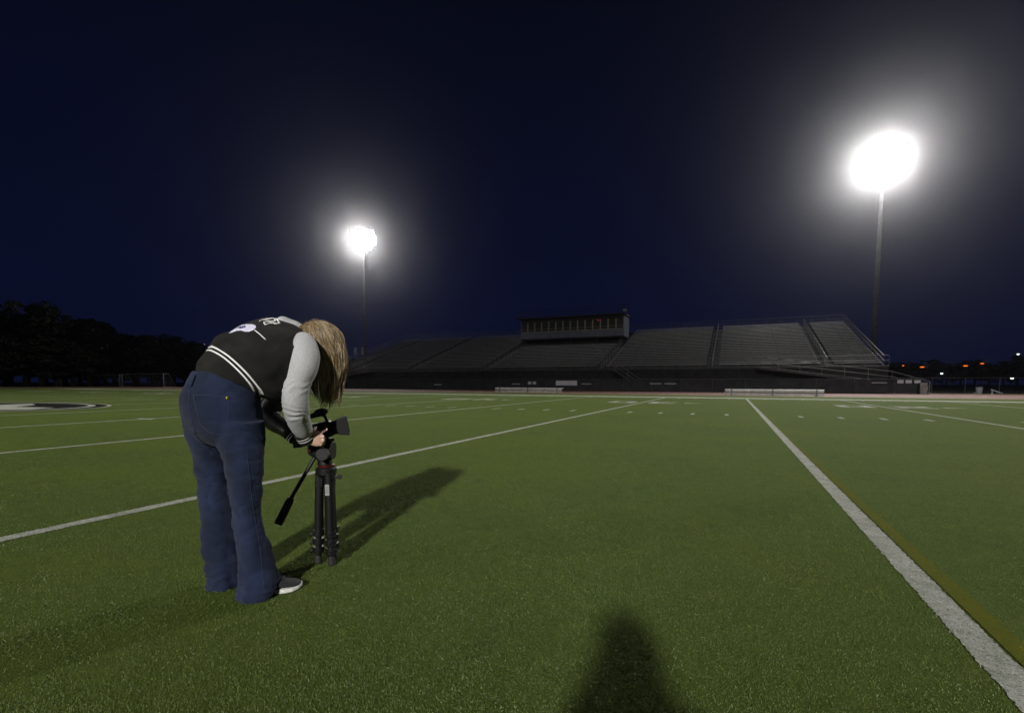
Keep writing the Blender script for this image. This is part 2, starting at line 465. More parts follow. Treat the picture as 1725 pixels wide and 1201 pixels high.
for i in range(NROW):
    y = YF + i * TR + .42; z = ZF + i * RI
    b = MB()
    halves = {}
    for s_ in range(len(edges) - 1):
        x0 = edges[s_] + (aw if s_ else .1); x1 = edges[s_ + 1] - (aw if s_ < len(edges) - 2 else .1)
        segs = [(x0, x1)]
        if y > YPB - 1.2:
            segs = []
            if x0 < PBX0 - .3: segs.append((x0, min(x1, PBX0 - .3)))
            if x1 > PBX1 + .3: segs.append((max(x0, PBX1 + .3), x1))
        for a, c in segs:
            if c - a < .4: continue
            if y > YPB - 1.2: b = halves.setdefault(a > (PBX0 + PBX1) / 2, MB())
            b.box(((a + c) / 2, y, z + .42), (c - a, .27, .06))
            k = a + .5
            b.cur = 1
            while k < c: b.bar((k, y + .02, z), (k, y + .02, z + .41), .05); k += 1.83
            b.cur = 0
    for b in (halves.values() if halves else [b]): b.build('bench_row', [M['alu'], M['dark']], gs)
ZT = ZF + NROW * RI; YB = YF + NROW * TR
# legs and girders under the deck
fr = MB()
k = 0
x = XL + .3
while x < XR:
    fr.bar((x, YF + .2, ZF - .25), (x, YB - .1, ZT - .45), .12, .25)
    for yy in (YF + .3, YF + 7, YF + 14, YB - .3):
        fr.bar((x, yy, 0), (x, yy, ZF + (yy - YF) / TR * RI - .3), .15)
    fr.bar((x, YF + 7, .3), (x, YF + 14, ZF + 4.6), .07); x += 4.55
fr.build('steel_frame', M['deck'], gs)
# aisle handrails
for ax in AIS:
    b = MB(); off = 0.0
    for i in range(0, NROW - 1, 2):
        y0, z0 = YF + i * TR + .2, ZF + i * RI; y1, z1 = y0 + TR * 1.35, z0 + RI * 1.35
        if y0 > YPB - 1.5 and PBX0 < ax < PBX1: break
        b.tube([(ax, y0, z0), (ax, y0, z0 + .92), (ax, y1, z1 + .92), (ax, y1, z1)], .022, 6)
    b.build('aisle_handrail', M['galv'], gs)
    st = MB()
    for i in range(NROW):
        if YF + i * TR > YPB - 1.5 and PBX0 < ax < PBX1: break
        st.box((ax, YF + i * TR - .10, ZF + i * RI - .13), (aw * 1.8, .3, .03))
    st.build('aisle_step', M['alu'], gs)
# end and back guard rails with mesh
def guard(pts, name, par, h=1.05, post=1.8, mesh_=True, m_=None, rr=.026):
    b = MB()
    for a, c in zip(pts[:-1], pts[1:]):
        a, c = Vector(a), Vector(c); U = Vector((0, 0, 1)); n = max(1, round((c - a).length / post))
        for hh in (h, h * .55): b.tube([a + U * hh, c + U * hh], rr, 6)
        b.tube([a + U * .1, c + U * .1], rr * .8, 6)
        for k in range(n + 1): p = a.lerp(c, k / n); b.tube([p, p + U * h], rr, 6)
        if mesh_:
            q = max(2, round((c - a).length / .11))
            for k in range(q): p = a.lerp(c, k / q); b.bar(p + U * .1, p + U * h, .006)
    return b.build(name, m_ or M['rail'], par)
guard([(XR, YF, ZF), (XR, YB, ZT)], 'end_guard_rail', gs)
guard([(XL, YF, ZF), (XL, YB, ZT)], 'end_guard_rail', gs)
guard([(XL, YB, ZT), (XR, YB, ZT)], 'back_guard_rail', gs)
YW = YF - 1.75
wk = MB(); wk.box(((XL + XR) / 2, YF - .88, ZF - .12), (XR - XL, 1.72, .1)); wk.build('front_walkway', M['deck'], gs)
guard([(XL, YW + .04, ZF - .07), (XR, YW + .04, ZF - .07)], 'front_guard_rail', gs, mesh_=False)
# ramps down both ends
def ramp(x0, x1, x2):
    b = MB(); y0, y1 = YW - 1.5, YW - .05
    for (xa, za, xb, zb) in ((x0, ZF - .1, x1, .95), (x1, .95, x2, .06)):
        if xa == xb: continue
        b.add([(xa, y0, za), (xa, y1, za), (xb, y1, zb), (xb, y0, zb), (xa, y0, za - .12), (xa, y1, za - .12), (xb, y1, zb - .12), (xb, y0, zb - .12)],
              [(0, 1, 2, 3), (7, 6, 5, 4), (0, 3, 7, 4), (1, 5, 6, 2), (0, 4, 5, 1), (3, 2, 6, 7)])
    b.build('ramp', M['deck'], gs)
    guard([(x0, y0 + .05, ZF - .1), (x1, y0 + .05, .95)], 'ramp_rail', gs, mesh_=False)
    guard([(x1, y0 + .05, .95), (x2, y0 + .05, .06)], 'ramp_rail', gs, mesh_=False)
rx0 = atY(1275, 620, YW).x; rx1 = atY(1495, 632, YW).x
ramp(rx0, rx1, atY(1556, 640, YW).x)
ramp(2 * X50 - rx0, 2 * X50 - rx1, 2 * X50 - atY(1556, 640, YW).x)
# stair down from the walkway in the middle of the front
sx = atY(1064, 640, YW).x
b = MB()
for i in range(11):
    b.box((sx - 1.8 + i * .3, YW - .65, ZF - .3 - i * .2), (.3, 1.1, .05))
b.build('stair_tread', M['deck'], gs)
guard([(sx - 1.9, YW - 1.2, ZF - .15), (sx + 1.4, YW - 1.2, .2)], 'stair_rail', gs, mesh_=False, h=.95)
# facade wall panels under the walkway
b = MB(); x = XL
while x < XR:
    x1 = min(x + 3.05, XR); b.box(((x + x1) / 2, YW + .14, ZF / 2 - .1), (x1 - x - .04, .08, ZF - .2)); x = x1
b.build('front_panel', M['dark'], gs)

# boards and little signs on the fence under the stand
def board(px0, py0, px1, py1, label, cat='sign', m_='sign', name='sign_board', Y=None):
    Y = Y or YW - 2.05
    a, c = atY(px0, py0, Y), atY(px1, py1, Y)
    o = empty(name, ((a.x + c.x) / 2, Y, min(a.z, c.z)))
    p = MB(); p.box(((a.x + c.x) / 2, Y, (a.z + c.z) / 2), (abs(c.x - a.x), .03, abs(a.z - c.z))); p.build('panel', M[m_], o)
    q = MB()
    for xx in (a.x, c.x): q.box((xx, Y, (a.z + c.z) / 2), (.04, .05, abs(a.z - c.z) + .06))
    for zz in (a.z, c.z): q.box(((a.x + c.x) / 2, Y, zz), (abs(c.x - a.x) - .05, .045, .04))
    q.build('frame', M['deck'], o)
    return tag(o, label, cat)
# track-side fence with dark windscreen
fe = empty('trackside_fence', (X50, YW - 1.9, 0))
tag(fe, 'dark screened chain link fence along the foot of the grandstand', 'fence')
fx0, fx1 = XL - 1.5, atY(1556, 650, YW - 1.9).x
b = MB()
x = fx0
while x < fx1:
    b.tube([(x, YW - 1.9, 0), (x, YW - 1.9, 1.34)], .03, 6); x += 3.0
b.tube([(fx0, YW - 1.9, 1.34), (fx1, YW - 1.9, 1.34)], .022, 6); b.build('fence_post', M['deck'], fe)
b = MB(); x = fx0
while x < fx1:
    x1 = min(x + 3.0, fx1); b.box(((x + x1) / 2, YW - 1.85, .66), (x1 - x - .12, .012, 1.24)); x = x1
b.build('windscreen', M['dark'], fe)
board(936, 640.5, 972, 649, 'large blank pale board on the dark fence right of the small twin signs')
for px0, lab in ((889, 'left one of two small pale square signs side by side on the fence'), (897, 'right one of two small pale square signs side by side on the fence')):
    board(px0, 642.2, px0 + 6, 647.5, lab)
for px0, py0, px1, lab in ((862, 646, 876, 'thin pale strip sign low on the fence left of the twin square signs'), (979, 645.3, 996, 'thin pale strip sign right of the large blank board'),
                           (1094, 644.2, 1114, 'thin pale strip sign, left of a pair on the middle fence'), (1119, 644.2, 1139, 'thin pale strip sign, right of a pair on the middle fence'),
                           (1468, 640.7, 1494, 'long thin pale strip sign below the right ramp rail'), (731, 647.8, 744, 'tiny pale strip sign on the far left fence')):
    board(px0, py0, px1, py0 + 1.6, lab)
for k, (px0, lab) in enumerate(((1511, 'first of three pale square signs at the right end of the fence'), (1525, 'middle of three pale square signs at the right end of the fence'), (1539.5, 'last of three pale square signs, beside the pale cabinet'))):
    board(px0, 636.5, px0 + 11, 642.5, lab)
# pale utility cabinet at the fence end
a, c = atY(1548.5, 641, YW - 2.3), atY(1560, 656, YW - 2.3)
o = empty('utility_cabinet', ((a.x + c.x) / 2, YW - 2.3, 0)); tag(o, 'pale grey utility cabinet standing at the right end of the stand fence', 'cabinet')
p = MB(); p.box(((a.x + c.x) / 2, YW - 2.3, a.z / 2), (c.x - a.x, .5, a.z)); p.build('cabinet_body', M['concrete'], o, bevel=.02)
p = MB(); p.box(((a.x + c.x) / 2, YW - 2.56, a.z / 2), (c.x - a.x - .12, .02, a.z - .15)); dd = p.build('door', M['concrete'], o)
p = MB(); p.box(((a.x + c.x) / 2 + .25, YW - 2.59, a.z / 2), (.03, .04, .14)); p.build('handle', M['galv'], dd)

# ---- press box
pb = empty('press_box', ((PBX0 + PBX1) / 2, YPB, 0))
tag(pb, 'press box with a long row of windows on top of the grandstand', 'press box')
zb = atY(965, 570, YPB).z; zs = atY(965, 556.5, YPB).z; zh = atY(965, 539.5, YPB).z; zr = atY(965, 534.5, YPB).z
print('press box z', zb, zs, zh, zr)
W_ = PBX1 - PBX0; cx = (PBX0 + PBX1) / 2
b = MB(); b.box((cx, YPB + 1.9, zb + .1), (W_, 3.8, .2)); b.build('floor_slab', M['boxroof'], pb)
b = MB(); b.box((cx, YPB + .06, (zb + .2 + zs) / 2), (W_, .12, zs - zb - .2))
b.box((cx, YPB + 3.7, (zb + .2 + zr) / 2), (W_, .12, zr - zb - .2))
for xx in (PBX0 + .06, PBX1 - .06): b.box((xx, YPB + 1.9, (zb + .2 + zr) / 2), (.12, 3.48, zr - zb - .2))
b.build('wall', M['boxwall'], pb)
b = MB(); b.box((cx, YPB + .07, (zh + zr) / 2), (W_ - .26, .12, zr - zh)); b.build('header', M['boxroof'], pb)
NW = 14
for i in range(NW):
    x0 = PBX0 + W_ * i / NW; x1 = PBX0 + W_ * (i + 1) / NW
    f = MB()
    for xx in (x0 + .05, x1 - .05): f.box((xx, YPB + .05, (zs + zh) / 2), (.09, .1, zh - zs))
    f.box(((x0 + x1) / 2, YPB + .05, zs + .04), (x1 - x0 - .19, .09, .07)); f.box(((x0 + x1) / 2, YPB + .05, zs + .42), (x1 - x0 - .19, .05, .04))
    fo = f.build('window', M['mull'], pb)
    g = MB(); g.box(((x0 + x1) / 2, YPB + .075, (zs + zh) / 2), (x1 - x0 - .19, .012, zh - zs - .14)); g.build('pane', M['glass'], fo)
b = MB(); b.box((cx, YPB + 1.5, zr + .09), (W_ + .5, 5.0, .18)); b.build('roof', M['boxroof'], pb)
rl = MB(); p = atY(1006, 541.5, YPB - .3); rl.ball((p.x, YPB - .06, zh - .15), (.09, .06, .08), seg=10, ring=6); rl.build('red_lamp', M['lamp_red'], pb)
guard([(PBX0, YPB + 4.2, zr + .24), (PBX0, YPB - 1.4, zr + .24), (PBX1, YPB - 1.4, zr + .24), (PBX1, YPB + 4.2, zr + .24)], 'roof_rail', pb, mesh_=False, h=.9, m_=M['boxroof'])
for xx in (PBX0 + .6, cx - 4, cx, cx + 4, PBX1 - .6):
    for yy, dz in ((.5, 2.6), (3.4, 3.5)):
        b = MB(); b.bar((xx, YPB + yy, zb - dz), (xx, YPB + yy, zb), .2); b.build('support_post', M['deck'], pb)
# small speaker horn at the right end of the roof
sk = MB(); sk.box((PBX1 + .2, YPB - .6, zr + .55), (.5, .4, .35)); sk.build('roof_speaker', M['galv'], pb, bevel=.03)

# ------------------------------------------------------------------ aluminium team benches on the sideline
def team_bench(px0, px1, py, label, nleg=3, back=True):
    Yb = 40.3; a, c = atY(px0, py, Yb).x, atY(px1, py, Yb).x; cx = (a + c) / 2; L_ = c - a
    o = empty('team_bench', (cx, Yb, 0)); tag(o, label, 'bench', 'aluminium team benches by the track')
    z1 = .44
    for k in (-.12, .12):
        b = MB(); b.box((cx, Yb + k, z1), (L_, .22, .05)); b.build('seat_plank', M['galv'], o, bevel=.005)
    b = MB(); b.box((cx, Yb - .26, z1 - .095), (L_, .03, .17)); b.build('front_rail', M['benchpaint'], o, bevel=.005)
    b = MB(); b.box((cx, Yb - .26, .12), (L_, .03, .15)); b.build('kick_plank', M['benchpaint'], o, bevel=.005)
    for k in range(nleg):
        x = a + .45 + (L_ - .9) * k / (nleg - 1)
        b = MB(); b.tube([(x, Yb - .32, 0), (x, Yb - .2, z1 - .03), (x, Yb + .2, z1 - .03), (x, Yb + .32, 0)], .035, 6)
        b.box((x, Yb - .285, .24), (.10, .02, .44)); b.build('leg', M['deck'], o)
team_bench(836, 948, 660, 'shorter aluminium team bench beside the track, in front of the press box')
team_bench(1221, 1387, 660, 'longer aluminium team bench beside the track at the end of the yard line')

# ------------------------------------------------------------------ floodlight poles
def light_pole(loc, zl, aim, label, power, far):
    d = (Vector(aim) - Vector((loc[0], loc[1], zl))); az = math.atan2(d.y, d.x)
    o = empty('floodlight_pole', (loc[0], loc[1], 0), az); tag(o, label, 'floodlight', 'floodlight masts round the field')
    b = MB(); b.tube([(0, 0, 0), (0, 0, zl * .5), (0, 0, zl + 1.6)], [.34, .26, .16], 14); b.build('pole', M['polesteel'], o, True, world=False)
    b = MB(); b.tube([(0, 0, 0), (0, 0, .9)], .5, 14); b.build('base', M['concrete'], o, True, world=False)
    b = MB()
    for r_ in range(4): b.box((.22, 0, zl - 1.5 + r_ * 1.0), (.12, (3.4, 5.2, 5.2, 4.3)[r_], .12))
    b.build('crossarm', M['galv'], o, world=False)
    pitch = math.atan2(zl, math.hypot(d.x, d.y)); Mx = Matrix.Rotation(pitch, 3, 'Y')
    hb = MB(); hb.loft([((-.34, 0, 0), (0, .10, 0), (0, 0, .10)), ((-.18, 0, 0), (0, .24, 0), (0, 0, .24)), ((.12, 0, 0), (0, .40, 0), (0, 0, .40))], 16, 3)
    hm_ = hb.mesh('floodlight'); hm_.materials.append(M['galv'])
    lb = MB(); lb.loft([((.125, 0, 0), (0, .385, 0), (0, 0, .385)), ((.16, 0, 0), (0, .37, 0), (0, 0, .37))], 16, 1)
    lm_ = lb.mesh('lens'); lm_.materials.append(M['lamp_white'])
    for r_ in range(4):
        nk = (4, 6, 6, 5)[r_]
        for k in range(nk):
            h_ = bpy.data.objects.new('floodlight', hm_); COL.objects.link(h_); h_.parent = o
            h_.location = (.42, (k - (nk - 1) / 2) * .88, zl - 1.5 + r_ * 1.0); h_.rotation_euler = Mx.to_euler()
            l_ = bpy.data.objects.new('lens', lm_); COL.objects.link(l_); l_.parent = h_
    # luminaire with the light distribution of a sports flood: shaped by direction, like a photometric file
    ld = bpy.data.lights.new('floodlight_beam', 'POINT'); ld.energy = power; ld.color = (1.0, .965, .90); ld.shadow_soft_size = 1.0 if far else 1.5
    ld.use_nodes = True; t = ld.node_tree; N = t.nodes; em = N['Emission']
    tcn = N.new('ShaderNodeTexCoord'); sx_ = N.new('ShaderNodeSeparateXYZ'); t.links.new(tcn.outputs['Normal'], sx_.inputs[0])
    r = N.new('ShaderNodeMapRange'); r.interpolation_type = 'SMOOTHSTEP'
    if far:
        t.links.new(sx_.outputs['Y'], r.inputs[0]); r.inputs[1].default_value = -.35; r.inputs[2].default_value = -.80; r.inputs[3].default_value = .03; r.inputs[4].default_value = 1.0
    else:
        t.links.new(sx_.outputs['Z'], r.inputs[0]); r.inputs[1].default_value = -.215; r.inputs[2].default_value = -.315; r.inputs[3].default_value = .04; r.inputs[4].default_value = 1.0
        r2 = N.new('ShaderNodeMapRange'); r2.interpolation_type = 'SMOOTHSTEP'; t.links.new(sx_.outputs['Z'], r2.inputs[0])
        r2.inputs[1].default_value = -.35; r2.inputs[2].default_value = -.475; r2.inputs[3].default_value = 1.0; r2.inputs[4].default_value = .33
        mu = N.new('ShaderNodeMath'); mu.operation = 'MULTIPLY'; t.links.new(r.outputs[0], mu.inputs[0]); t.links.new(r2.outputs[0], mu.inputs[1]); r = mu
    t.links.new(r.outputs[0], em.inputs['Strength'])
    lo = bpy.data.objects.new('floodlight_beam', ld); COL.objects.link(lo)
    lo.location = Vector((loc[0], loc[1], zl)) + d.normalized() * 1.8
    return o
YP = 76.0
pr = atY(1486, 268, YP); pl = atY(610, 407, YP); print('lamp R', pr, 'lamp L', pl)
light_pole((pr.x, YP), pr.z, (-6, 12, 0), 'floodlight mast glaring behind the right end of the grandstand', LAMP_POWER_FAR, True)
light_pole((pl.x, YP), pl.z, (-34, 8, 0), 'floodlight mast shining beyond the left end of the grandstand', LAMP_POWER_FAR * .5, True)
light_pole((17.6, 2 * YC - YP), 31.0, (-4, -2, 0), 'floodlight mast behind the camera on the near side, throwing the long shadows', LAMP_POWER_NEAR, False)
light_pole((2 * X50 - 17.6, 2 * YC - YP), 31.0, (-34, -2, 0), 'floodlight mast on the near side beyond midfield', LAMP_POWER_NEAR * .12, False)

# ------------------------------------------------------------------ soccer goals at the far left
def soccer_goal(px0, px1, pyt, pyb, label):
    Yg = 50.0
    a, c = atY(px0, pyb, Yg), atY(px1, pyb, Yg); zt = atY((px0 + px1) / 2, pyt, Yg).z
    o = empty('soccer_goal', ((a.x + c.x) / 2, Yg, 0)); tag(o, label, 'soccer goal', 'soccer goals parked by the trees')
    b = MB(); b.tube([(a.x, Yg, 0), (a.x, Yg, zt), (c.x, Yg, zt), (c.x, Yg, 0)], .06, 8); b.build('goal_frame', M['rail'], o)
    b = MB()
    for xx in (a.x, c.x): b.tube([(xx, Yg, zt), (xx, Yg + .8, zt), (xx, Yg + 2.0, .05), (xx, Yg, .05)], .03, 6)
    b.tube([(a.x, Yg + 2.0, .05), (c.x, Yg + 2.0, .05)], .03, 6); b.build('back_frame', M['rail'], o)
    n_ = MB(); w = c.x - a.x; q = int(w / .3)
    for k in range(q + 1):
        x = a.x + w * k / q; n_.tube([(x, Yg, zt), (x, Yg + .8, zt), (x, Yg + 2.0, .05)], .004, 3, False)
    for k in range(9):
        t = k / 8; n_.tube([(a.x, Yg + .8 + 1.2 * t, zt - (zt - .05) * t), (c.x, Yg + .8 + 1.2 * t, zt - (zt - .05) * t)], .004, 3, False)
    n_.build('net', M['galv'], o)
soccer_goal(131, 202, 635, 656, 'left soccer goal standing before the dark trees')
soccer_goal(206, 276, 633, 656, 'right soccer goal standing before the dark trees, nearer the stand')

# ------------------------------------------------------------------ two pale banners near the left pole
for k, px in enumerate((598, 611)):
    a = atY(px, 587, 84); c = atY(px, 599, 84)
    o = empty('pale_banner', (a.x, 84, 0)); tag(o, ('left' if k == 0 else 'right') + ' of two narrow pale banners on posts under the far left floodlight', 'banner', 'pale banners beyond the stand')
    b = MB(); b.box((a.x, 84, (a.z + c.z) / 2), (.9, .04, a.z - c.z)); b.build('banner_cloth', M['sign'], o)
    b = MB(); b.tube([(a.x, 84.08, 0), (a.x, 84.08, a.z + .2)], .05, 6); b.build('post', M['galv'], o)

# ------------------------------------------------------------------ distant street lamps
LN = [(1521, 613.2, 'orange', 190, 'faint small orange street lamp just right of the grandstand'), (1553, 615.5, 'orange', 170, 'bright orange street lamp above the ramp end'),
      (1626, 613.2, 'orange', 170, 'bright orange street lamp, left of the right hand orange pair'), (1654, 609, 'orange', 200, 'orange street lamp, the highest of the orange ones'),
      (1586, 626.3, 'cool', 160, 'small white lamp between the orange street lamps, low down'), (1704.5, 633.8, 'cool', 150, 'bright white lamp low above the ground by the right trees'),
      (1714.5, 593, 'cool', 180, 'white lamp high above the right hand trees')]
for px, py, kd, Y, lab in LN:
    p = atY(px, py, Y)
    o = empty('street_lamp', (p.x, Y, 0)); tag(o, lab, 'street lamp', 'distant street lamps')
    b = MB(); b.tube([(p.x, Y, 0), (p.x, Y, p.z + .15), (p.x - .1, Y, p.z + .4)], .09, 6); b.build('post', M['bark'], o)
    b = MB(); b.box((p.x, Y, p.z + .36), (1.2, .5, .2)); b.build('lamp_head', M['bark'], o)
    b = MB(); s_ = .22 if kd == 'cool' else .42
    b.ball((p.x, Y, p.z + .14), (s_ * (.6 if px == 1521 else 1.25), .35, .20 if kd == 'cool' else .13), seg=10, ring=6); b.build('lens', M['lamp_' + kd], o)

# small pale things by the right hand track edge
p = on_ground(1649, 657.5); Yk = 57.5; p = atY(1649, 655, Yk)
o = empty('litter_bin', (p.x, Yk, 0)); tag(o, 'small pale bin on the far edge of the track at right', 'bin')
b = MB(); b.tube([(p.x, Yk, 0), (p.x, Yk, .62)], [.20, .25], 14); b.build('bin_body', M['sign'], o)
b = MB(); b.tube([(p.x, Yk, .62), (p.x, Yk, .68)], [.27, .27], 14); b.build('lid', M['dark'], o)
p = atY(1669, 653.5, Yk); q = atY(1685, 656.6, Yk)
o = empty('fallen_board', ((p.x + q.x) / 2, Yk, 0)); tag(o, 'long pale board lying tilted beside the track, right of the small bin', 'board')
b = MB(); b.bar((p.x, Yk, .42), (q.x, Yk - .4, .06), .16, .06); b.build('plank', M['sign'], o); b = MB(); b.bar((p.x + .1, Yk, 0.0), (p.x + .1, Yk, .38), .08); b.build('leg', M['sign'], o)
# low chain link fence on the right
fe2 = empty('chain_link_fence', (fx1 + 30, 62, 0)); tag(fe2, 'low chain link fence running off right of the grandstand', 'fence')
b = MB(); b.tube([(fx1, 60, 1.5), (90, 66, 1.5)], .02, 5)
for k in range(30):
    t = k / 29; b.tube([(fx1 + (90 - fx1) * t, 60 + 6 * t, 0), (fx1 + (90 - fx1) * t, 60 + 6 * t, 1.5)], .025, 5)
b.build('fence_post', M['galv'], fe2)

# ------------------------------------------------------------------ trees
def tree_mesh(seed, h, w, n_leaf, trunk_h=.25, leaf=.34):
    r = np.random.RandomState(seed); rr = random.Random(seed)
    t = MB(); top = Vector((rr.uniform(-.4, .4), rr.uniform(-.4, .4), h * .82))
    t.tube([(0, 0, 0), (top.x * .3, top.y * .3, h * .3), (top.x, top.y, top.z)], [h * .028, h * .02, h * .004], 8)
    cl = []
    for k in range(16):
        a = rr.uniform(0, 6.28); zz = h * rr.uniform(.22, .75); L_ = w * rr.uniform(.35, .95) * (1 - .55 * (zz / h))
        st = Vector((top.x * zz / h, top.y * zz / h, zz)); en = st + Vector((math.cos(a) * L_, math.sin(a) * L_, h * rr.uniform(.05, .2)))
        t.tube([st, st.lerp(en, .5) + Vector((0, 0, .03 * h)), en], [h * .009, h * .006, h * .002], 5)
        for q in range(4):
            c = st.lerp(en, rr.uniform(.35, 1.1)) + Vector((rr.gauss(0, .09 * w), rr.gauss(0, .09 * w), rr.gauss(0, .05 * h)))
            cl.append((c, rr.uniform(.13, .26) * w))
    for q in range(14): cl.append((Vector((rr.gauss(0, .16 * w), rr.gauss(0, .16 * w), h * rr.uniform(.62, .93))), rr.uniform(.1, .22) * w))
    per = n_leaf // len(cl); vs = []; fs = []
    for c, s in cl:
        d = r.normal(size=(per, 3)); d /= np.linalg.norm(d, axis=1)[:, None]; d *= (s * r.uniform(.35, 1.08, (per, 1)) ** .6)
        p = d * [1, 1, .75] + np.array(c)
        u = r.normal(size=(per, 3)); u /= np.linalg.norm(u, axis=1)[:, None]; v = np.cross(u, r.normal(size=(per, 3))); v /= np.linalg.norm(v, axis=1)[:, None]
        sz = leaf * r.uniform(.5, 1.1, (per, 1))
        vs.append(np.stack([p - u * sz, p + v * sz * .55, p + u * sz, p - v * sz * .55], 1).reshape(-1, 3))
    vs = np.concatenate(vs); vs[:, 2] = np.maximum(vs[:, 2], .3)
    me = bpy.data.meshes.new('crown'); nf = len(vs) // 4
    me.from_pydata(vs.tolist(), [], np.arange(nf * 4).reshape(-1, 4).tolist()); me.materials.append(M['leaf'])
    tm = t.mesh('trunk'); tm.materials.append(M['bark'])
    return tm, me
TM = [tree_mesh(11 + i, 12, w, 5200) for i, w in enumerate((4.6, 5.6, 3.8, 5.0))]
def tree(px, pyt, D, wid, label, group='dark trees round the ground', k=0):
    p = K(px, pyt, D); s = p.z / 11.6
    o = empty('tree', (p.x, p.y, 0), rnd.uniform(0, 6.28)); tag(o, label, 'tree', group); o.scale = (s * wid, s * wid, s)
    for nm_, me in zip(('trunk', 'crown'), TM[k % 4]):
        c = bpy.data.objects.new(nm_, me); COL.objects.link(c); c.parent = o
tl = [(-420, 530, 92, 1.2), (-300, 520, 90, 1.2), (-200, 528, 94, 1.2), (-120, 520, 92, 1.2), (-60, 522, 96, 1.2), (0, 523, 92, 1.1), (38, 529, 98, 1.0), (66, 517, 90, 1.15), (103, 549, 96, 1.1), (128, 545, 100, 1.0), (153, 536, 95, 1.2), (188, 551, 98, 1.1), (222, 565, 101, 1.3),
      (256, 567, 96, 1.3), (288, 566, 100, 1.3), (322, 577, 98, 1.4), (352, 589, 104, 1.5), (395, 596, 110, 1.6), (440, 600, 115, 1.6), (490, 603, 118, 1.6), (540, 603, 120, 1.6), (585, 606, 122, 1.6), (622, 612, 124, 1.6)]
for i, (px, py, D, w) in enumerate(tl):
    i -= 4
    if i in (3,): lab = 'tallest dark leafy tree of the wood at the far left'
    elif i < 9: lab = 'dark leafy tree in the night wood left of the soccer goals' if i < 4 else 'dark leafy tree rising behind the soccer goals'
    else: lab = 'lower dark tree in the belt between the goals and the grandstand'
    tree(px, py, D, w * 1.15, lab, ['wood left of the soccer goals', 'trees behind the soccer goals', 'low tree belt left of the stand'][0 if i < 4 else 1 if i < 9 else 2], i)
for i in range(30):
    px = -150 + i * 27
    p_ = 575 if px < 120 else 596 if px < 330 else 618
    tree(px, p_ + rnd.uniform(-6, 8), 84 + rnd.uniform(-2, 6) + max(0, px) * .05, 2.3 if p_ < 600 else 3.4, 'dark bushy tree at the low front edge of the left wood', 'bushy front edge of the left wood', i + 1)
for i in range(17):
    px = 1500 + i * 24; py = 604 + rnd.uniform(-6, 7) - (i > 8) * 4
    tree(px, py, 225 + rnd.uniform(-10, 20), 1.6, 'distant dark tree on the skyline right of the grandstand', 'distant trees right of the stand', i)

# ------------------------------------------------------------------ the videographer
from mathutils.bvhtree import BVHTree
Z = Vector((0, 0, 1))
BS = CR * .69 - CF * .72            # the person's right
BF = CR * .72 + CF * .69            # the way the person faces
C0 = K(378, 690, 2.05)
def sg(px, py): return on_plane(px, py, C0, BS)
def bfrom(hp, D, a):
    w = hp * D / FPX * .86
    return math.sqrt(max(w * w - (a * .226) ** 2, .0004)) / .97
def decal(poly_or_line, bvh, name, m_, parent, width=None, lift=.0015, thick=.0015, closed=False, step=1.2):
    """cloth applique or stitching laid on the garment surface"""
    b = MB()
    def hit(px, py):
        v, d = ray(px, py); loc, nrm, i, dist = bvh.ray_cast(Vector((0, 0, H)), v.normalized(), 6)
        return (loc, nrm) if loc else None
    if width is None:
        P = poly_or_line; xs = [p[0] for p in P]; ys = [p[1] for p in P]
        def inside(x, y):
            c = False; j = len(P) - 1
            for i in range(len(P)):
                if (P[i][1] > y) != (P[j][1] > y) and x < (P[j][0] - P[i][0]) * (y - P[i][1]) / (P[j][1] - P[i][1]) + P[i][0]: c = not c
                j = i
            return c
        st = .5; nx = int((max(xs) - min(xs)) / st) + 1; ny = int((max(ys) - min(ys)) / st) + 1; vid = {}; vs = []; fs = []
        def vert(i, j):
            if (i, j) not in vid:
                h_ = hit(min(xs) + i * st, min(ys) + j * st)
                if h_ is None: vid[(i, j)] = None
                else: vid[(i, j)] = len(vs); vs.append(h_[0] + h_[1] * (lift + thick))
            return vid[(i, j)]
        for i in range(nx):
            for j in range(ny):
                if inside(min(xs) + (i + .5) * st, min(ys) + (j + .5) * st):
                    q = [vert(i, j), vert(i, j + 1), vert(i + 1, j + 1), vert(i + 1, j)]
                    if None in q: continue
                    if max((vs[q[k]] - vs[q[k - 1]]).length for k in range(4)) > .03: continue
                    fs.append(q)
        b.add(vs, fs)
    else:
        P = list(poly_or_line) + ([poly_or_line[0]] if closed else [])
        pts = []
        for (x0, y0), (x1, y1) in zip(P[:-1], P[1:]):
            n = max(1, int(math.hypot(x1 - x0, y1 - y0) / step))
            for k in range(n):
                h_ = hit(x0 + (x1 - x0) * k / n, y0 + (y1 - y0) * k / n)
                if h_: pts.append(h_[0] + h_[1] * lift)
        h_ = hit(*P[-1])
        if h_: pts.append(h_[0] + h_[1] * lift)
        run = [pts[0]] if pts else []
        for p in pts[1:]:
            if (p - run[-1]).length > .04:
                if len(run) > 1: b.tube(run, width, 5)
                run = [p]
            elif (p - run[-1]).length > 5e-4: run.append(p)
        if len(run) > 1: b.tube(run, width, 5)
    return b.build(name, m_, parent, smooth=True)

person = empty('person', (C0.x, C0.y, 0))
tag(person, 'person bending over a camcorder in black varsity jacket with grey sleeves and flared blue jeans', 'person')

# ---- jeans
j = MB()
pel = []
for px, py, hp, a in ((380, 628, 56, .135), (378, 640, 60, .145), (374, 660, 67, .165), (372, 682, 69, .178), (376, 705, 69, .182), (382, 728, 63, .175), (392, 748, 49, .150)):
    c = sg(px, py); pel.append((c, BS * a, BF * bfrom(hp, 2.05, a)))
j.loft(pel, 40, 4, 2.15)
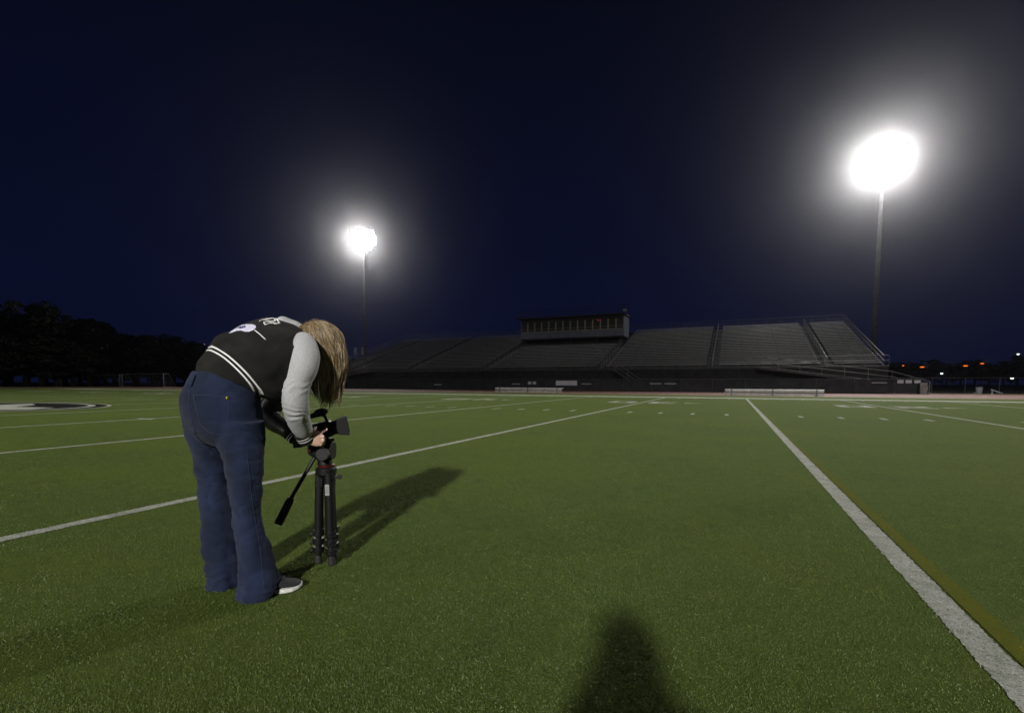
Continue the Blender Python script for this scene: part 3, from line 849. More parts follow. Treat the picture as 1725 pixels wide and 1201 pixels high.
# seat
for sgn, px in ((1, 350), (-1, 346)):
    c = sg(px, 688) + BS * sgn * .075; j.ball(c, (.08, .08, .09), seg=20, ring=14)
RL = [(403, 712, 1.985, 46, .088), (407, 745, 1.985, 42.5, .089), (412, 784, 1.985, 36.5, .083), (414, 815, 1.985, 32, .076), (415.5, 848, 1.99, 28.5, .070), (417, 880, 1.995, 28, .070),
      (425, 912, 2.0, 30, .074), (433, 950, 2.005, 34, .082), (437, 980, 2.0, 39, .092), (434, 998, 1.995, 40, .096), (432, 1008, 1.995, 40, .096)]
LL = [(354, 705, 2.10, 48, .088), (355, 735, 2.10, 44, .09), (357, 760, 2.10, 37, .088), (359, 784, 2.105, 34, .083), (362, 815, 2.11, 31.5, .076), (365, 848, 2.11, 31, .072), (367, 880, 2.11, 31, .072),
      (371, 912, 2.105, 33, .076), (379, 945, 2.1, 35, .082), (382, 972, 2.1, 35, .088), (380, 990, 2.1, 36, .09), (379, 997, 2.1, 36, .09)]
for leg in (RL, LL):
    j.loft([(K(px, py, D), BS * a, BF * bfrom(hp, D, a)) for px, py, D, hp, a in leg], 32, 4)
jeans = remesh(j, 'jeans', M['denim'], person, .0062, 4)
kneeR, kneeL = K(416, 850, 1.99).z, 0
def jw(c, n):
    z = c.z; q = 0
    s1 = noise.noise(Vector((c.x * 9, c.y * 9, z * 16))) ; s2 = noise.noise(Vector((c.x * 22 + 5, c.y * 22, z * 38)))
    low = max(0, min(1, (.75 - z) / .5))
    q += s1 * .006 * (0.4 + low) + s2 * .0016
    rg = 1 - abs(noise.noise(Vector((c.x * 11 + c.z * 5, c.y * 11 - c.z * 6, z * 9)))) * 2.2
    q -= .0040 * max(0, rg) ** 2 * (.3 + low)
    rg = 1 - abs(noise.noise(Vector((c.x * 6 - c.z * 14, c.y * 6 + c.z * 4, z * 10 + 7)))) * 2.4
    q -= .0032 * max(0, rg) ** 2
    # soft creases across the back of the knees and slanting under the seat
    w = math.exp(-((z - .42) / .10) ** 2); q += .0022 * w * math.sin(z * 210 + s1 * 9 + c.x * 24) * (.5 + s2)
    w = math.exp(-((z - .68) / .07) ** 2); q += .002 * w * math.sin(z * 120 + (c.x + c.y) * 34 + s1 * 7)
    # long vertical folds in the flare
    w = max(0, (.32 - z) / .32); q += .008 * w * noise.noise(Vector((c.x * 26, c.y * 26, z * 3)))
    w = math.exp(-((z - .06) / .05) ** 2); q += .0035 * w * math.sin(z * 190 + s1 * 9 + c.y * 20)
    return q
displace(jeans, jw)

# ---- jacket
prof = [  # back (px,py), belly (px,py), half width, side tilt
    ((326.5, 628), (440, 672), .158, .03), ((330, 614), (447, 671), .168, .05), ((338, 605), (453, 675), .182, .08), ((358, 586), (462, 676), .192, .12), ((382, 567), (468, 668), .197, .16),
    ((407, 553), (474, 657), .198, .2), ((436, 545), (482, 645), .196, .26), ((462, 543), (493, 638), .192, .3), ((486, 547), (508, 632), .182, .3), ((506, 557), (521, 620), .150, .28), ((521, 570), (527, 606), .095, .2), ((528, 580), (530, 600), .07, .1)]
jk = MB(); secs = []
for bk, fr_, a, t in prof:
    A, B_ = sg(*bk), sg(*fr_); secs.append(((A + B_) / 2, BS * a - Z * a * t, (A - B_) / 2))
jk.loft(secs, 44, 4, 2.2)
jacket = remesh(jk, 'jacket', M['jacket'], person, .0075, 6)
sp0 = secs[0][0]; spd = (secs[3][0] - secs[0][0]).normalized()
def tw(c, n):
    s1 = noise.noise(c * 7); s2 = noise.noise(c * 17 + Vector((3, 3, 3)))
    q = s1 * .010 + s2 * .004
    rg = 1 - abs(noise.noise(Vector((c.x * 7 + c.z * 7, c.y * 7, c.z * 6 + 3)))) * 2.4
    q += .006 * max(0, rg) ** 2
    d = (c - sp0).dot(spd)
    q += .004 * math.exp(-((d - .12) / .08) ** 2) * math.sin((c.dot(BS) * 50) + c.z * 60 + s1 * 6)
    if d < .05: q *= .35; q -= .004 * (1 - d / .05)
    q += .012 * math.exp(-((d - .085) / .03) ** 2) * .6
    return q
displace(jacket, tw)
# hem rib with two white stripes
def stripe_mat(name, base, P0, nrm, stripes, edge=.0029):
    m = M[base].copy(); m.name = name; t = m.node_tree; N = t.nodes; L = t.links; b = N['Principled BSDF']
    tcn = N.new('ShaderNodeTexCoord'); sb = N.new('ShaderNodeVectorMath'); sb.operation = 'SUBTRACT'; sb.inputs[1].default_value = P0
    dt = N.new('ShaderNodeVectorMath'); dt.operation = 'DOT_PRODUCT'; dt.inputs[1].default_value = nrm
    L.new(tcn.outputs['Object'], sb.inputs[0]); L.new(sb.outputs[0], dt.inputs[0])
    prev = None
    for s_ in stripes:
        c = N.new('ShaderNodeMath'); c.operation = 'COMPARE'; c.inputs[1].default_value = s_; c.inputs[2].default_value = edge
        L.new(dt.outputs['Value'], c.inputs[0])
        if prev is None: prev = c.outputs[0]
        else:
            mx = N.new('ShaderNodeMath'); mx.operation = 'MAXIMUM'; L.new(prev, mx.inputs[0]); L.new(c.outputs[0], mx.inputs[1]); prev = mx.outputs[0]
    mix = N.new('ShaderNodeMix'); mix.data_type = 'RGBA'; src = b.inputs['Base Color'].links[0].from_socket
    L.new(src, mix.inputs['A']); mix.inputs['B'].default_value = (.7, .7, .7, 1); L.new(prev, mix.inputs['Factor']); L.new(mix.outputs['Result'], b.inputs['Base Color'])
    return m
jacket.data.materials.clear(); jacket.data.materials.append(stripe_mat('black_wool_with_hem_stripes', 'jacket', sp0, spd, (.029, .044)))

def arm(pts, name, par):
    b = MB(); secs = []
    P = [K(px, py, D) for px, py, D, r in pts]
    for i, (p, q) in enumerate(zip(P, pts)):
        d = (P[min(i + 1, len(P) - 1)] - P[max(i - 1, 0)]).normalized()
        u = d.cross(BF).normalized(); v = d.cross(u); r = q[3] * q[2] / FPX * .93
        secs.append((p, u * r, v * r))
    b.loft(secs, 32, 4)
    return b
rs = [(504, 574, 2.22, 12), (508, 579, 2.19, 21), (509, 590, 2.16, 26.5), (509.5, 606, 2.13, 29), (507.5, 624, 2.11, 28), (501, 644, 2.10, 25), (497, 662, 2.09, 23.5), (496.5, 680, 2.10, 23), (499, 697, 2.13, 22), (504, 713, 2.17, 19.5), (509, 726, 2.21, 16.5), (511, 733, 2.235, 14)]
slv = remesh(arm(rs, 'a', None), 'sleeve', M['heather'], person, .006, 4)
def sw(c, n):
    q = noise.noise(c * 11) * .006
    ez = K(497, 700, 2.12).z; q += .0028 * math.exp(-((c.z - ez) / .045) ** 2) * math.sin(c.z * 260 + c.dot(CR) * 60 + noise.noise(c * 16) * 7) * (.6 + noise.noise(c * 25))
    ez = K(500, 655, 2.1).z; q += .0022 * math.exp(-((c.z - ez) / .03) ** 2) * math.sin(c.z * 210 - c.dot(CR) * 90 + noise.noise(c * 18) * 5)
    return q
displace(slv, sw)
slv.parent = jacket; slv.matrix_parent_inverse = Matrix.Identity(4); 
ls = [(446, 557, 2.36, 9), (453, 553, 2.38, 16), (467, 553, 2.40, 19), (484, 557, 2.42, 20), (500, 566, 2.43, 21), (511, 580, 2.44, 22), (513, 600, 2.45, 23), (503, 630, 2.46, 22), (482, 660, 2.46, 20), (466, 677, 2.46, 18)]
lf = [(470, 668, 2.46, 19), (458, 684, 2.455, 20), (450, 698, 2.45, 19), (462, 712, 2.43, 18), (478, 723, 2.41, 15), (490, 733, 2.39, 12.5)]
sl2 = remesh(arm(ls, 'a', None), 'sleeve', M['heather'], person, .006, 4)
displace(sl2, lambda c, n: noise.noise(c * 14) * .008)
sl2.parent = jacket; sl2.matrix_parent_inverse = Matrix.Identity(4)
sl3 = remesh(arm(lf, 'a', None), 'sleeve_lower', M['dark_sleeve'], person, .006, 3)  # lower left sleeve: near-black and smoother than the grey fleece above it
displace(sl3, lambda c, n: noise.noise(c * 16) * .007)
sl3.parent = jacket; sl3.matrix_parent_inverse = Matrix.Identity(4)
def cuff(a, b_, ra, rb):
    A, B_ = K(*a), K(*b_); d = (B_ - A).normalized(); u = d.cross(BF).normalized(); v = d.cross(u)
    b = MB(); n = 6
    b.loft([(A.lerp(B_, t), u * (ra + (rb - ra) * t) * (1 if 0 < t < 1 else .93), v * (ra + (rb - ra) * t) * (1 if 0 < t < 1 else .93)) for t in (0, .1, .35, .65, .9, 1)], 28, 3)
    L_ = (B_ - A).length
    o = b.build('cuff', stripe_mat('cuff_knit', 'jacket', A, d, (L_ * .42, L_ * .68), .0022), jacket, smooth=True); o.matrix_parent_inverse = Matrix.Identity(4)
    return o
person_inv = wm(person).inverted()
cuff((509.5, 730, 2.225), (517.5, 744, 2.25), .041, .037)
cuff((488, 731, 2.39), (499, 742, 2.385), .036, .032)

# ---- body: torso, head, limbs and hands as one surface
bd = MB()
bd.loft([(c, u * .82, v * .82) for c, u, v in secs[1:-2]], 28, 2)
bd.loft([(sg(378, 645), BS * .11, BF * .10), (sg(376, 680), BS * .13, BF * .11), (sg(383, 725), BS * .11, BF * .08)], 28, 3)
for leg in (RL, LL):
    pts = [(K(px, py, D), BS * (.058 if py < 800 else .043 if py < 900 else .034), BF * (.055 if py < 800 else .042 if py < 900 else .034)) for px, py, D, hp, a in leg[:-2]]
    bd.loft(pts, 20, 2)
def limb(pts, k=.72):
    P = [K(px, py, D) for px, py, D, r in pts]
    bd.tube(P, [max(.024, q[3] * q[2] / FPX * k) for q in pts], 16)
limb(rs[1:], .62); limb(ls[2:] + lf[1:], .62)
HC = sg(532, 584)                    # head centre; the crown points forward, the face looks down
crown = (BF * .93 + Z * .10 - BS * .02).normalized(); face = (-Z * .95 + BF * .12).normalized(); face = (face - crown * face.dot(crown)).normalized(); side = crown.cross(face).normalized()
HM = Matrix((side, face, crown)).transposed()
bd.ball(HC, (.072, .092, .108), HM, 28, 20)
bd.ball(HC - crown * .055 + face * .045, (.052, .052, .062), HM, 22, 16)       # jaw
bd.loft([(HC - crown * .04 - face * .02, side * .055, face * .06), (HC - crown * .12 - face * .02, side * .05, face * .055), (sg(505, 588), BS * .08, Z * .07)], 24, 3)
nb = HC + face * .09
bd.loft([(nb + crown * .012, side * .006, crown * .008), (nb - crown * .008 + face * .01, side * .009, crown * .012), (nb - crown * .03 + face * .018, side * .013, crown * .009), (nb - crown * .04 + face * .004, side * .010, crown * .006)], 12, 3)  # nose
bd.ball(nb - crown * .062 + face * -.004, (.022, .009, .006), HM, 12, 8); bd.ball(nb - crown * .072 + face * -.006, (.019, .009, .006), HM, 12, 8)  # lips
bd.ball(nb - crown * .098 - face * .010, (.018, .014, .014), HM, 12, 8)  # chin
for s_ in (-1, 1):
    bd.ball(HC + side * s_ * .03 + face * .078 + crown * .012, (.014, .010, .008), HM, 12, 8)
    bd.ball(HC + side * s_ * .074 - crown * .006, (.010, .020, .030), HM, 12, 10)
# hands
def chain(pts, r):
    P = [K(*p) for p in pts]; bd.tube([P[0].lerp(P[1], 0)] + P[1:], r, 10); bd.ball(P[-1], r[-1], seg=10, ring=6)
def hand(wr, palm, knu, fing, thumb):
    Wp, Pp = K(*wr), K(*palm); kn = [K(*k) for k in knu]
    mid = (kn[1] + kn[2]) / 2; sd = (kn[0] - kn[3]) / 2; d = (mid - Wp).normalized(); nrm = d.cross(sd).normalized()
    bd.loft([(Wp, sd.normalized() * .027, nrm * .020), (Wp.lerp(mid, .35), sd.normalized() * .033, nrm * .018), (Wp.lerp(mid, .7), sd.normalized() * .039, nrm * .015), (mid, sd.normalized() * .038, nrm * .011)], 20, 3)
    for f in fing: chain(f, [.0095, .0088, .008, .0068])
    chain(thumb, [.013, .0115, .0095, .008])
hand((515, 741, 2.243), (528, 741, 2.26), [(535, 732, 2.262), (539, 737, 2.262), (540, 743, 2.262), (537, 748, 2.262)],
     [[(534, 733, 2.262), (541, 730.5, 2.262), (545.5, 727.5, 2.27), (550, 725, 2.28)],
      [(538, 737.5, 2.262), (544.5, 737, 2.262), (547.5, 739.5, 2.28), (546, 742.5, 2.30)],
      [(539, 743, 2.262), (545, 743.5, 2.262), (547, 746.5, 2.28), (545, 749, 2.30)],
      [(536, 748, 2.262), (541, 749.5, 2.262), (543, 752.5, 2.28), (540.5, 754, 2.30)]],
     [(521, 735, 2.25), (525, 729, 2.255), (529, 724.5, 2.27), (531.5, 722, 2.285)])
hand((499, 742, 2.385), (510, 743, 2.39), [(519, 736, 2.40), (521, 740, 2.41), (521, 744, 2.42), (519, 748, 2.42)],
     [[(518, 736, 2.40), (525, 733, 2.40), (530, 732, 2.41), (534, 733, 2.42)], [(520, 740, 2.41), (527, 738, 2.41), (532, 738, 2.42), (536, 740, 2.43)],
      [(520, 744, 2.42), (527, 744, 2.42), (532, 745, 2.43), (535, 747, 2.43)], [(518, 748, 2.42), (524, 749, 2.42), (528, 751, 2.43), (531, 752, 2.43)]],
     [(504, 737, 2.38), (509, 731, 2.37), (514, 728, 2.37), (518, 727, 2.38)])
body = remesh(bd, 'body', M['skin'], person, .0042, 2)
# finger nails
for px, py, D in ((550.5, 724.8, 2.272), (532, 721.6, 2.277)):
    b = MB(); b.ball(K(px, py, D), (.0045, .0022, .006), seg=10, ring=6); nn = b.build('fingernail', mat('nail', (.72, .5, .45), .25), body, smooth=True); nn.matrix_parent_inverse = Matrix.Identity(4)

# ---- hair
hb = MB(); rr = random.Random(3)
hb.ball(HC - face * .012 + crown * .006, (.081, .094, .106), HM, 32, 24)
hair_base = hb
hs = MB()
def scalp(u):
    return HC - face * .010 + crown * .006 + HM @ Vector((u.x * .083, u.y * .097, u.z * .109))
def push(p, k=1.03):
    q = HM.transposed() @ (p - (HC - face * .010 + crown * .006)); e_ = Vector((q.x / .084, q.y / .098, q.z / .110)); l = e_.length
    if l < k: q = q * (k / max(l, .01)); return (HC - face * .010 + crown * .006) + HM @ q
    return p
clumps = []
for i in range(210):
    while True:
        u = Vector((rr.gauss(0, 1), rr.gauss(0, 1), rr.gauss(0, 1))).normalized()
        if u.z > -.75 and not (u.y > .25 and u.z < .35): break
    clumps.append((u, rr.uniform(-1, 1), rr.random()))
for (u0, ph, tone) in clumps:
    zend = HC.z - .04 - rr.uniform(.11, .22) - (.03 if rr.random() < .25 else 0)
    targ = HC + BF * rr.uniform(.0, .078) + BS * rr.uniform(-.05, .09)
    # locks near the face side hang closer to the neck
    nst = rr.randint(18, 30)
    wav = rr.uniform(.005, .016); wl = rr.uniform(12, 30)
    for q in range(nst):
        u = (u0 + Vector((rr.gauss(0, .13), rr.gauss(0, .13), rr.gauss(0, .13)))).normalized()
        p = scalp(u); vel = (crown * 1.0 + BS * .35 + HM @ u * .5 + Z * .05).normalized() * .022
        fly = 1.0 if rr.random() > .05 else rr.uniform(1.06, 1.16)
        pts = [p]; ze = zend + rr.uniform(-.015, .03); nstep = 0
        while p.z > ze and nstep < 46:
            nstep += 1
            vel = vel * .72 + (-Z) * .010
            t = max(0, min(1, (HC.z - p.z) / .2))
            pull = (targ - p); pull.z = 0; vel += pull * (.02 + .06 * t)
            if vel.length > .022: vel *= .022 / vel.length
            p = push(p + vel, (1.02 + .05 * q / nst) * fly)
            s_ = p.z * wl + ph * 6
            pts.append(p + (BS * math.sin(s_) + BF * math.cos(s_ * .8 + 1)) * wav * t + Vector((rr.gauss(0, 1), rr.gauss(0, 1), 0)) * .0008)
        if len(pts) < 4: continue
        n = len(pts); r0 = rr.uniform(.0006, .0011)
        hs.tube(pts, [r0 * min(1, .5 + 4 * k / n) * (1 if k < n * .7 else max(.15, (n - k) / (n * .3))) for k in range(n)], 3, False)
hb.add(hs.v, hs.f)
t = M['hair'].node_tree; g_ = t.nodes.new('ShaderNodeNewGeometry'); c_ = t.nodes.new('ShaderNodeValToRGB'); t.links.new(g_.outputs['Random Per Island'], c_.inputs[0])
e_ = c_.color_ramp.elements; e_[0].color = (.075, .052, .026, 1); e_[1].color = (.64, .50, .30, 1)
for p_, q_ in ((.3, (.17, .118, .060, 1)), (.6, (.33, .24, .13, 1)), (.85, (.47, .35, .20, 1))): x_ = e_.new(p_); x_.color = q_
t.links.new(c_.outputs[0], t.nodes['Principled BSDF'].inputs['Base Color'])
hair = hb.build('hair', M['hair'], person, smooth=True)
b = MB(); b.tube([K(534, 612, 2.29), K(535.5, 630, 2.27), K(536.5, 655, 2.265), K(538.5, 676, 2.265)], [.0026] * 4, 6)
b.ball(K(538.7, 677, 2.265), (.004, .004, .006), seg=8, ring=6); b.build('drawstring', M['white'], person, smooth=True)

# ---- shoes
def shoe(heel, toe, name='shoe'):
    h_, t_ = Vector(heel), Vector(toe); f = (t_ - h_).normalized(); s_ = Z.cross(f); L_ = (t_ - h_).length
    o = empty('shoe', (h_.x, h_.y, 0)); o.parent = person; o.matrix_parent_inverse = wm(person).inverted()
    def P(t, z, x=0): return h_ + f * (L_ * t) + s_ * x + Z * z
    b = MB(); out = [(0, .012), (.03, .028), (.12, .034), (.3, .034), (.5, .037), (.68, .046), (.82, .045), (.93, .034), (.985, .017), (1, .004)]
    z1 = [.026, .026, .025, .023, .021, .020, .020, .022, .026, .028]
    vs = []; n = len(out)
    for (t, w), zt in zip(out, z1):
        zb = .002 + (max(0, t - .8) * .05)
        vs += [P(t, zb, -w * .95), P(t, zt, -w), P(t, zt, w), P(t, zb, w * .95)]
    fs = []
    for i in range(n - 1):
        a, c = i * 4, i * 4 + 4; fs += [(a, a + 1, c + 1, c), (a + 1, a + 2, c + 2, c + 1), (a + 2, a + 3, c + 3, c + 2), (a + 3, a, c, c + 3)]
    fs += [(3, 2, 1, 0), (n * 4 - 4, n * 4 - 3, n * 4 - 2, n * 4 - 1)]
    b.add(vs, fs); so = b.build('sole', M['sole'], o, smooth=False, bevel=.002); so.matrix_parent_inverse = wm(o).inverted()
    b = MB(); rings = [(0.01, .020, .036, .075), (.06, .030, .05, .085), (.2, .033, .05, .09), (.36, .033, .045, .082), (.52, .036, .030, .066), (.68, .042, .018, .050), (.82, .041, .010, .041), (.93, .030, .004, .034), (.985, .012, 0, .027)]
    secs_ = []
    for t, w, zc, zt in rings: secs_.append((P(t, (.018 + zt) / 2), s_ * w, Z * (zt - .018) / 2))
    b.loft(secs_, 24, 3, 2.3); up = b.build('upper', M['shoe'], o, smooth=True); up.matrix_parent_inverse = wm(o).inverted()
    b = MB()
    for k in range(4):
        t = .44 + k * .075; b.tube([P(t, .088 - k * .011, -.02), P(t + .01, .094 - k * .0115, 0), P(t, .088 - k * .011, .02)], .003, 6)
    la = b.build('laces', M['rubber'], o, smooth=True); la.matrix_parent_inverse = wm(o).inverted()
trr = on_ground(511, 990.5); hr = K(432, 1008, 1.995); hr.z = 0
shoe(trr - (trr - hr).normalized() * .225, trr)
hl = K(377, 997, 2.1); hl.z = 0
shoe(hl - BF * .055, hl + BF * .18 + CF * .03)

# ---- applique and stitching
bj = BVHTree.FromPolygons([v.co.copy() for v in jacket.data.vertices], [tuple(p.vertices) for p in jacket.data.polygons])
bjeans = BVHTree.FromPolygons([v.co.copy() for v in jeans.data.vertices], [tuple(p.vertices) for p in jeans.data.polygons])
def C6(x, y): return (370 + x / 7.84, 520 + y / 7.84)
def put(o, par): o.parent = par; o.matrix_parent_inverse = Matrix.Identity(4)
pt = decal([C6(*q) for q in [(120, 352), (180, 305), (230, 275), (285, 245), (350, 232), (430, 234), (470, 250), (472, 278), (440, 308), (380, 332), (330, 330), (280, 314), (220, 320), (160, 342)]], bj, 'name_patch', M['patch'], jacket); put(pt, jacket)
ink = [[(268, 292), (258, 276), (286, 266)], [(263, 284), (286, 276)], [(268, 292), (296, 284)], [(306, 286), (296, 262), (334, 276), (326, 254)], [(238, 292), (250, 284)]]
for st_ in ink:
    o = decal([C6(*q) for q in st_], bj, 'patch_lettering', M['ink'], pt, width=.0022, lift=.004, step=.5); put(o, pt)
for st_, w in (([(578, 205), (596, 236), (655, 214), (705, 212), (735, 222), (786, 212), (742, 156), (716, 160), (735, 186), (690, 192), (625, 192), (578, 205)], .0032),
            ([(520, 188), (560, 170), (620, 166), (690, 150), (706, 146), (640, 158), (600, 160)], .0026)):
    o = decal([C6(*q) for q in st_], bj, 'back_lettering', M['white'], jacket, width=w, lift=.002, step=.5); put(o, jacket)
o = decal([C6(455, 305), C6(520, 355), C6(600, 428)], bj, 'embroidered_line', M['white'], jacket, width=.0022, lift=.0015); put(o, jacket)
seam = mat('denim_seam', (.016, .024, .07), .9)
stitch = mat('denim_stitch', (.030, .042, .085), .9)
for st_ in ([(326, 668), (350, 668), (386, 672), (385, 690), (383, 712)], [(325, 668), (330, 690), (338, 718), (352, 730)],
            [(384, 716), (372, 735), (352, 731)]):
    o = decal(st_, bjeans, 'pocket_stitching', stitch, jeans, width=.0011, lift=.0006); put(o, jeans)
for st_ in ([(416, 760), (426, 850), (440, 930), (447, 1000)], [(323, 640), (318, 662), (317, 690), (330, 735), (360, 770)]):
    o = decal(st_, bjeans, 'seam', seam, jeans, width=.0016, lift=.0004); put(o, jeans)
o = decal([(325, 634), (331, 635), (324, 655), (318, 654)], bjeans, 'belt_loop', M['denim'], jeans, lift=.004, thick=.002); put(o, jeans)
b = MB(); loc = on_plane(382.5, 673, C0 + BS * .16, BS); v_, _ = ray(382.5, 673); hh = bjeans.ray_cast(Vector((0, 0, H)), v_.normalized(), 6)
b.ball(hh[0] + hh[1] * .002, (.006, .006, .006), seg=12, ring=8); o = b.build('pocket_rivet', M['gold'], jeans, smooth=True); put(o, jeans)

# ------------------------------------------------------------------ tripod
TP = on_ground(555, 951); TP = K(554.5, 948, 2.365); TP.z = 0
tri = empty('tripod', TP); tag(tri, 'black video tripod with closed legs and pan handle standing beside the bending person', 'tripod')
def tz(py): return H - (py - 644.6) * 2.365 / FPX
TX = CR; TY = CF
def T(x, y, z): return TP + TX * x + TY * y + Z * z
for ang, big in ((195, 0), (-50, 1), (75, 0)):
    a = R_(ang); ca, sa = math.cos(a), math.sin(a)
    top = T(ca * .031, sa * .031, .455); bot = T(ca * .046, sa * .046, .03); d = (bot - top)
    b = MB(); b.tube([top, top + d * .72], .0205 if not big else .023, 28); b.tube([top + d * .55, top + d * 1.0], .0155, 24)
    b.bar(top - d.normalized() * -.0, top + d * .16, .038, .03, up=T(ca, sa, 0) - TP)
    lg = b.build('leg', M['plastic'], tri, smooth=False, bevel=.001)
    out = (T(ca, sa, 0) - TP)
    for k in range(3):
        p = top + d * (.70 + .10 * k)
        c = MB(); c.tube([p - d.normalized() * .015, p + d.normalized() * .015], .026, 26)
        c.bar(p + out * .020 - d.normalized() * .013, p + out * .036 + d.normalized() * .013, .022, .012, up=out)
        c.build('leg_clip', M['plastic'], lg, bevel=.001)
        c = MB(); c.tube([p + out * .030 - out.cross(Z) * .017, p + out * .030 + out.cross(Z) * .017], .005, 8); c.build('clip_pin', M['chrome'], lg)
    c = MB(); c.tube([bot + Z * .018, bot - Z * .022, bot - Z * .028], [.015, .019, .015], 24); c.build('rubber_foot', M['rubber'], lg)
b = MB(); b.tube([T(0, 0, .16), T(0, 0, .46)], .011, 12); b.build('centre_column', M['plastic'], tri)
b = MB(); b.tube([T(0, 0, .435), T(0, 0, .45), T(0, 0, .475), T(0, 0, .485)], [.034, .05, .05, .04], 32); b.build('shoulder', M['plastic'], tri, bevel=.001)
b = MB(); b.tube([T(0, 0, .4855), T(0, 0, .4955)], .039, 24); b.build('red_ring', M['red'], tri)
b = MB(); b.tube([T(.045, -.01, .432), T(.072, -.02, .438)], .006, 10); b.tube([T(.066, -.018, .437), T(.080, -.022, .439)], .012, 14); b.build('locking_knob', M['rubber'], tri)
hd = MB(); hd.tube([T(-.006, 0, .496), T(-.006, 0, .53)], [.036, .032], 20)
hd.loft([(T(-.075, 0, .575), TY * .035, Z * .030), (T(-.04, 0, .566), TY * .045, Z * .045), (T(0, 0, .56), TY * .048, Z * .05), (T(.038, 0, .565), TY * .042, Z * .042)], 20, 3, 3)
hd.tube([T(0, -.062, .555), T(0, .062, .555)], .027, 18)
head = hd.build('fluid_head', M['plastic'], tri, bevel=.001)
b = MB(); b.tube([T(.012, -.060, .555), T(.012, -.080, .555)], [.032, .028], 20); b.build('drag_knob', M['rubber'], head)
b = MB(); b.bar(T(-.125, 0, .605), T(.035, 0, .617), .055, .016); b.bar(T(-.145, 0, .598), T(-.105, 0, .602), .075, .036); b.build('quick_release_plate', M['plastic'], head, bevel=.002)
b = MB(); b.tube([T(-.055, -.045, .575), T(-.055, -.062, .575)], .008, 10); b.build('plate_lever', M['red'], head)
A = K(535, 764, 2.345); B_ = K(490, 843, 2.27); C_ = K(469.5, 885, 2.235)
b = MB(); b.tube([A, B_], .0088, 12); ph_ = b.build('pan_handle', M['plastic'], tri)
b = MB(); b.tube([B_, B_.lerp(C_, .1), B_.lerp(C_, .9), C_], [.0145, .0185, .0195, .0175], 16); b.build('grip', M['rubber'], ph_)
b = MB(); b.tube([B_ - (C_ - B_) * .06, B_ + (C_ - B_) * .01], .016, 14); b.build('red_collar', M['red'], ph_)
# pale sticker on the nearest leg, with its bar lines
a = R_(-50); e1 = T(math.cos(a) * .0335, math.sin(a) * .0335 - .006, .405); e2 = T(math.cos(a) * .0355, math.sin(a) * .0355 - .006, .352)
b = MB(); b.bar(e1 - TY * .0185, e2 - TY * .0185, .020, .003, up=TY); st = b.build('sticker', mat('sticker', (.3, .3, .3), .6), tri)
b = MB()
for k in range(5):
    p = e1.lerp(e2, .2 + .15 * k) - TY * .0205; b.bar(p - TX * .007, p + TX * .007, .0016, .0012)
b.build('sticker_line', M['plastic'], st)

# ------------------------------------------------------------------ camcorder
CP = T(0, 0, .66) + CR * -.012
cc = empty('camcorder', T(-.03, 0, .625)); tag(cc, 'black camcorder with foam microphone and wide hood mounted on the tripod head', 'camcorder')
tl_ = R_(11); cf = (CR * .95 + CF * .31).normalized(); cs = Z.cross(cf) * -1; cf2 = cf * math.cos(tl_) + Z * math.sin(tl_); cu = cs.cross(cf2) 
if cu.z < 0: cu = -cu
def Q(x, y, z): return CP + cf2 * x + cs * y + cu * z       # y > 0 towards the camera
CMx = Matrix((cf2, cs, cu)).transposed()
b = MB(); b.loft([(Q(-.095, 0, .0), cs * .030, cu * .026), (Q(-.085, 0, .0), cs * .038, cu * .035), (Q(-.02, 0, .004), cs * .042, cu * .040), (Q(.03, 0, .006), cs * .042, cu * .040), (Q(.05, 0, .006), cs * .036, cu * .035)], 28, 3, 4)
b.box(Q(-.03, 0, -.042), (.10, .05, .012), CMx); cb = b.build('housing', M['plastic'], cc, smooth=False, bevel=.002)
b = MB(); b.tube([Q(.045, 0, .006), Q(.085, 0, .006)], [.034, .036], 24); lb = b.build('lens_barrel', M['plastic'], cc)
b = MB(); b.tube([Q(.085, 0, .006), Q(.087, 0, .006)], .030, 24); b.build('lens', M['lens'], lb)
b = MB()   # rectangular hood: four walls flaring outwards
x0, x1 = .070, .122; w0, h0, w1, h1 = .045, .036, .062, .047
def hood_ring(x, w, h, z=.006): return [Q(x, -w, z - h), Q(x, w, z - h), Q(x, w, z + h), Q(x, -w, z + h)]
r0, r1, r2, r3 = hood_ring(x0, w0, h0), hood_ring(x1, w1, h1), hood_ring(x1, w1 - .004, h1 - .004), hood_ring(x0 + .004, w0 - .004, h0 - .004)
vs = r0 + r1 + r2 + r3; fs = []
for k in range(4):
    q = (k + 1) % 4
    for a_ in (0, 4, 8): fs.append((a_ + k, a_ + q, a_ + 4 + q, a_ + 4 + k))
fs.append((12, 13, 14, 15)); b.add(vs, fs); b.build('lens_hood', M['plastic'], cc, bevel=.0015)
b = MB(); b.tube([Q(-.06, 0, .036), Q(-.058, 0, .066), Q(-.04, 0, .078), Q(.01, 0, .080), Q(.026, 0, .070), Q(.03, 0, .040)], .008, 12); b.build('top_handle', M['plastic'], cc, smooth=True)
b = MB(); b.ball(Q(.012, .0, .093), (.034, .020, .019), CMx, 24, 16); b.build('microphone_windscreen', M['foam'], cc, smooth=True)
b = MB(); b.tube([Q(-.085, 0, .060), Q(-.04, 0, .082), Q(-.01, 0, .092)], [.012, .011, .009], 12); b.build('microphone', M['plastic'], cc, smooth=True)
b = MB(); b.tube([Q(-.085, .0, .018), Q(-.120, .0, .026), Q(-.132, 0, .028)], [.014, .016, .020], 14); b.build('viewfinder', M['rubber'], cc)
b = MB(); b.box(Q(-.005, .048, .006), (.075, .008, .052), CMx); sc_ = b.build('side_screen', M['plastic'], cc, bevel=.0015)
b = MB()
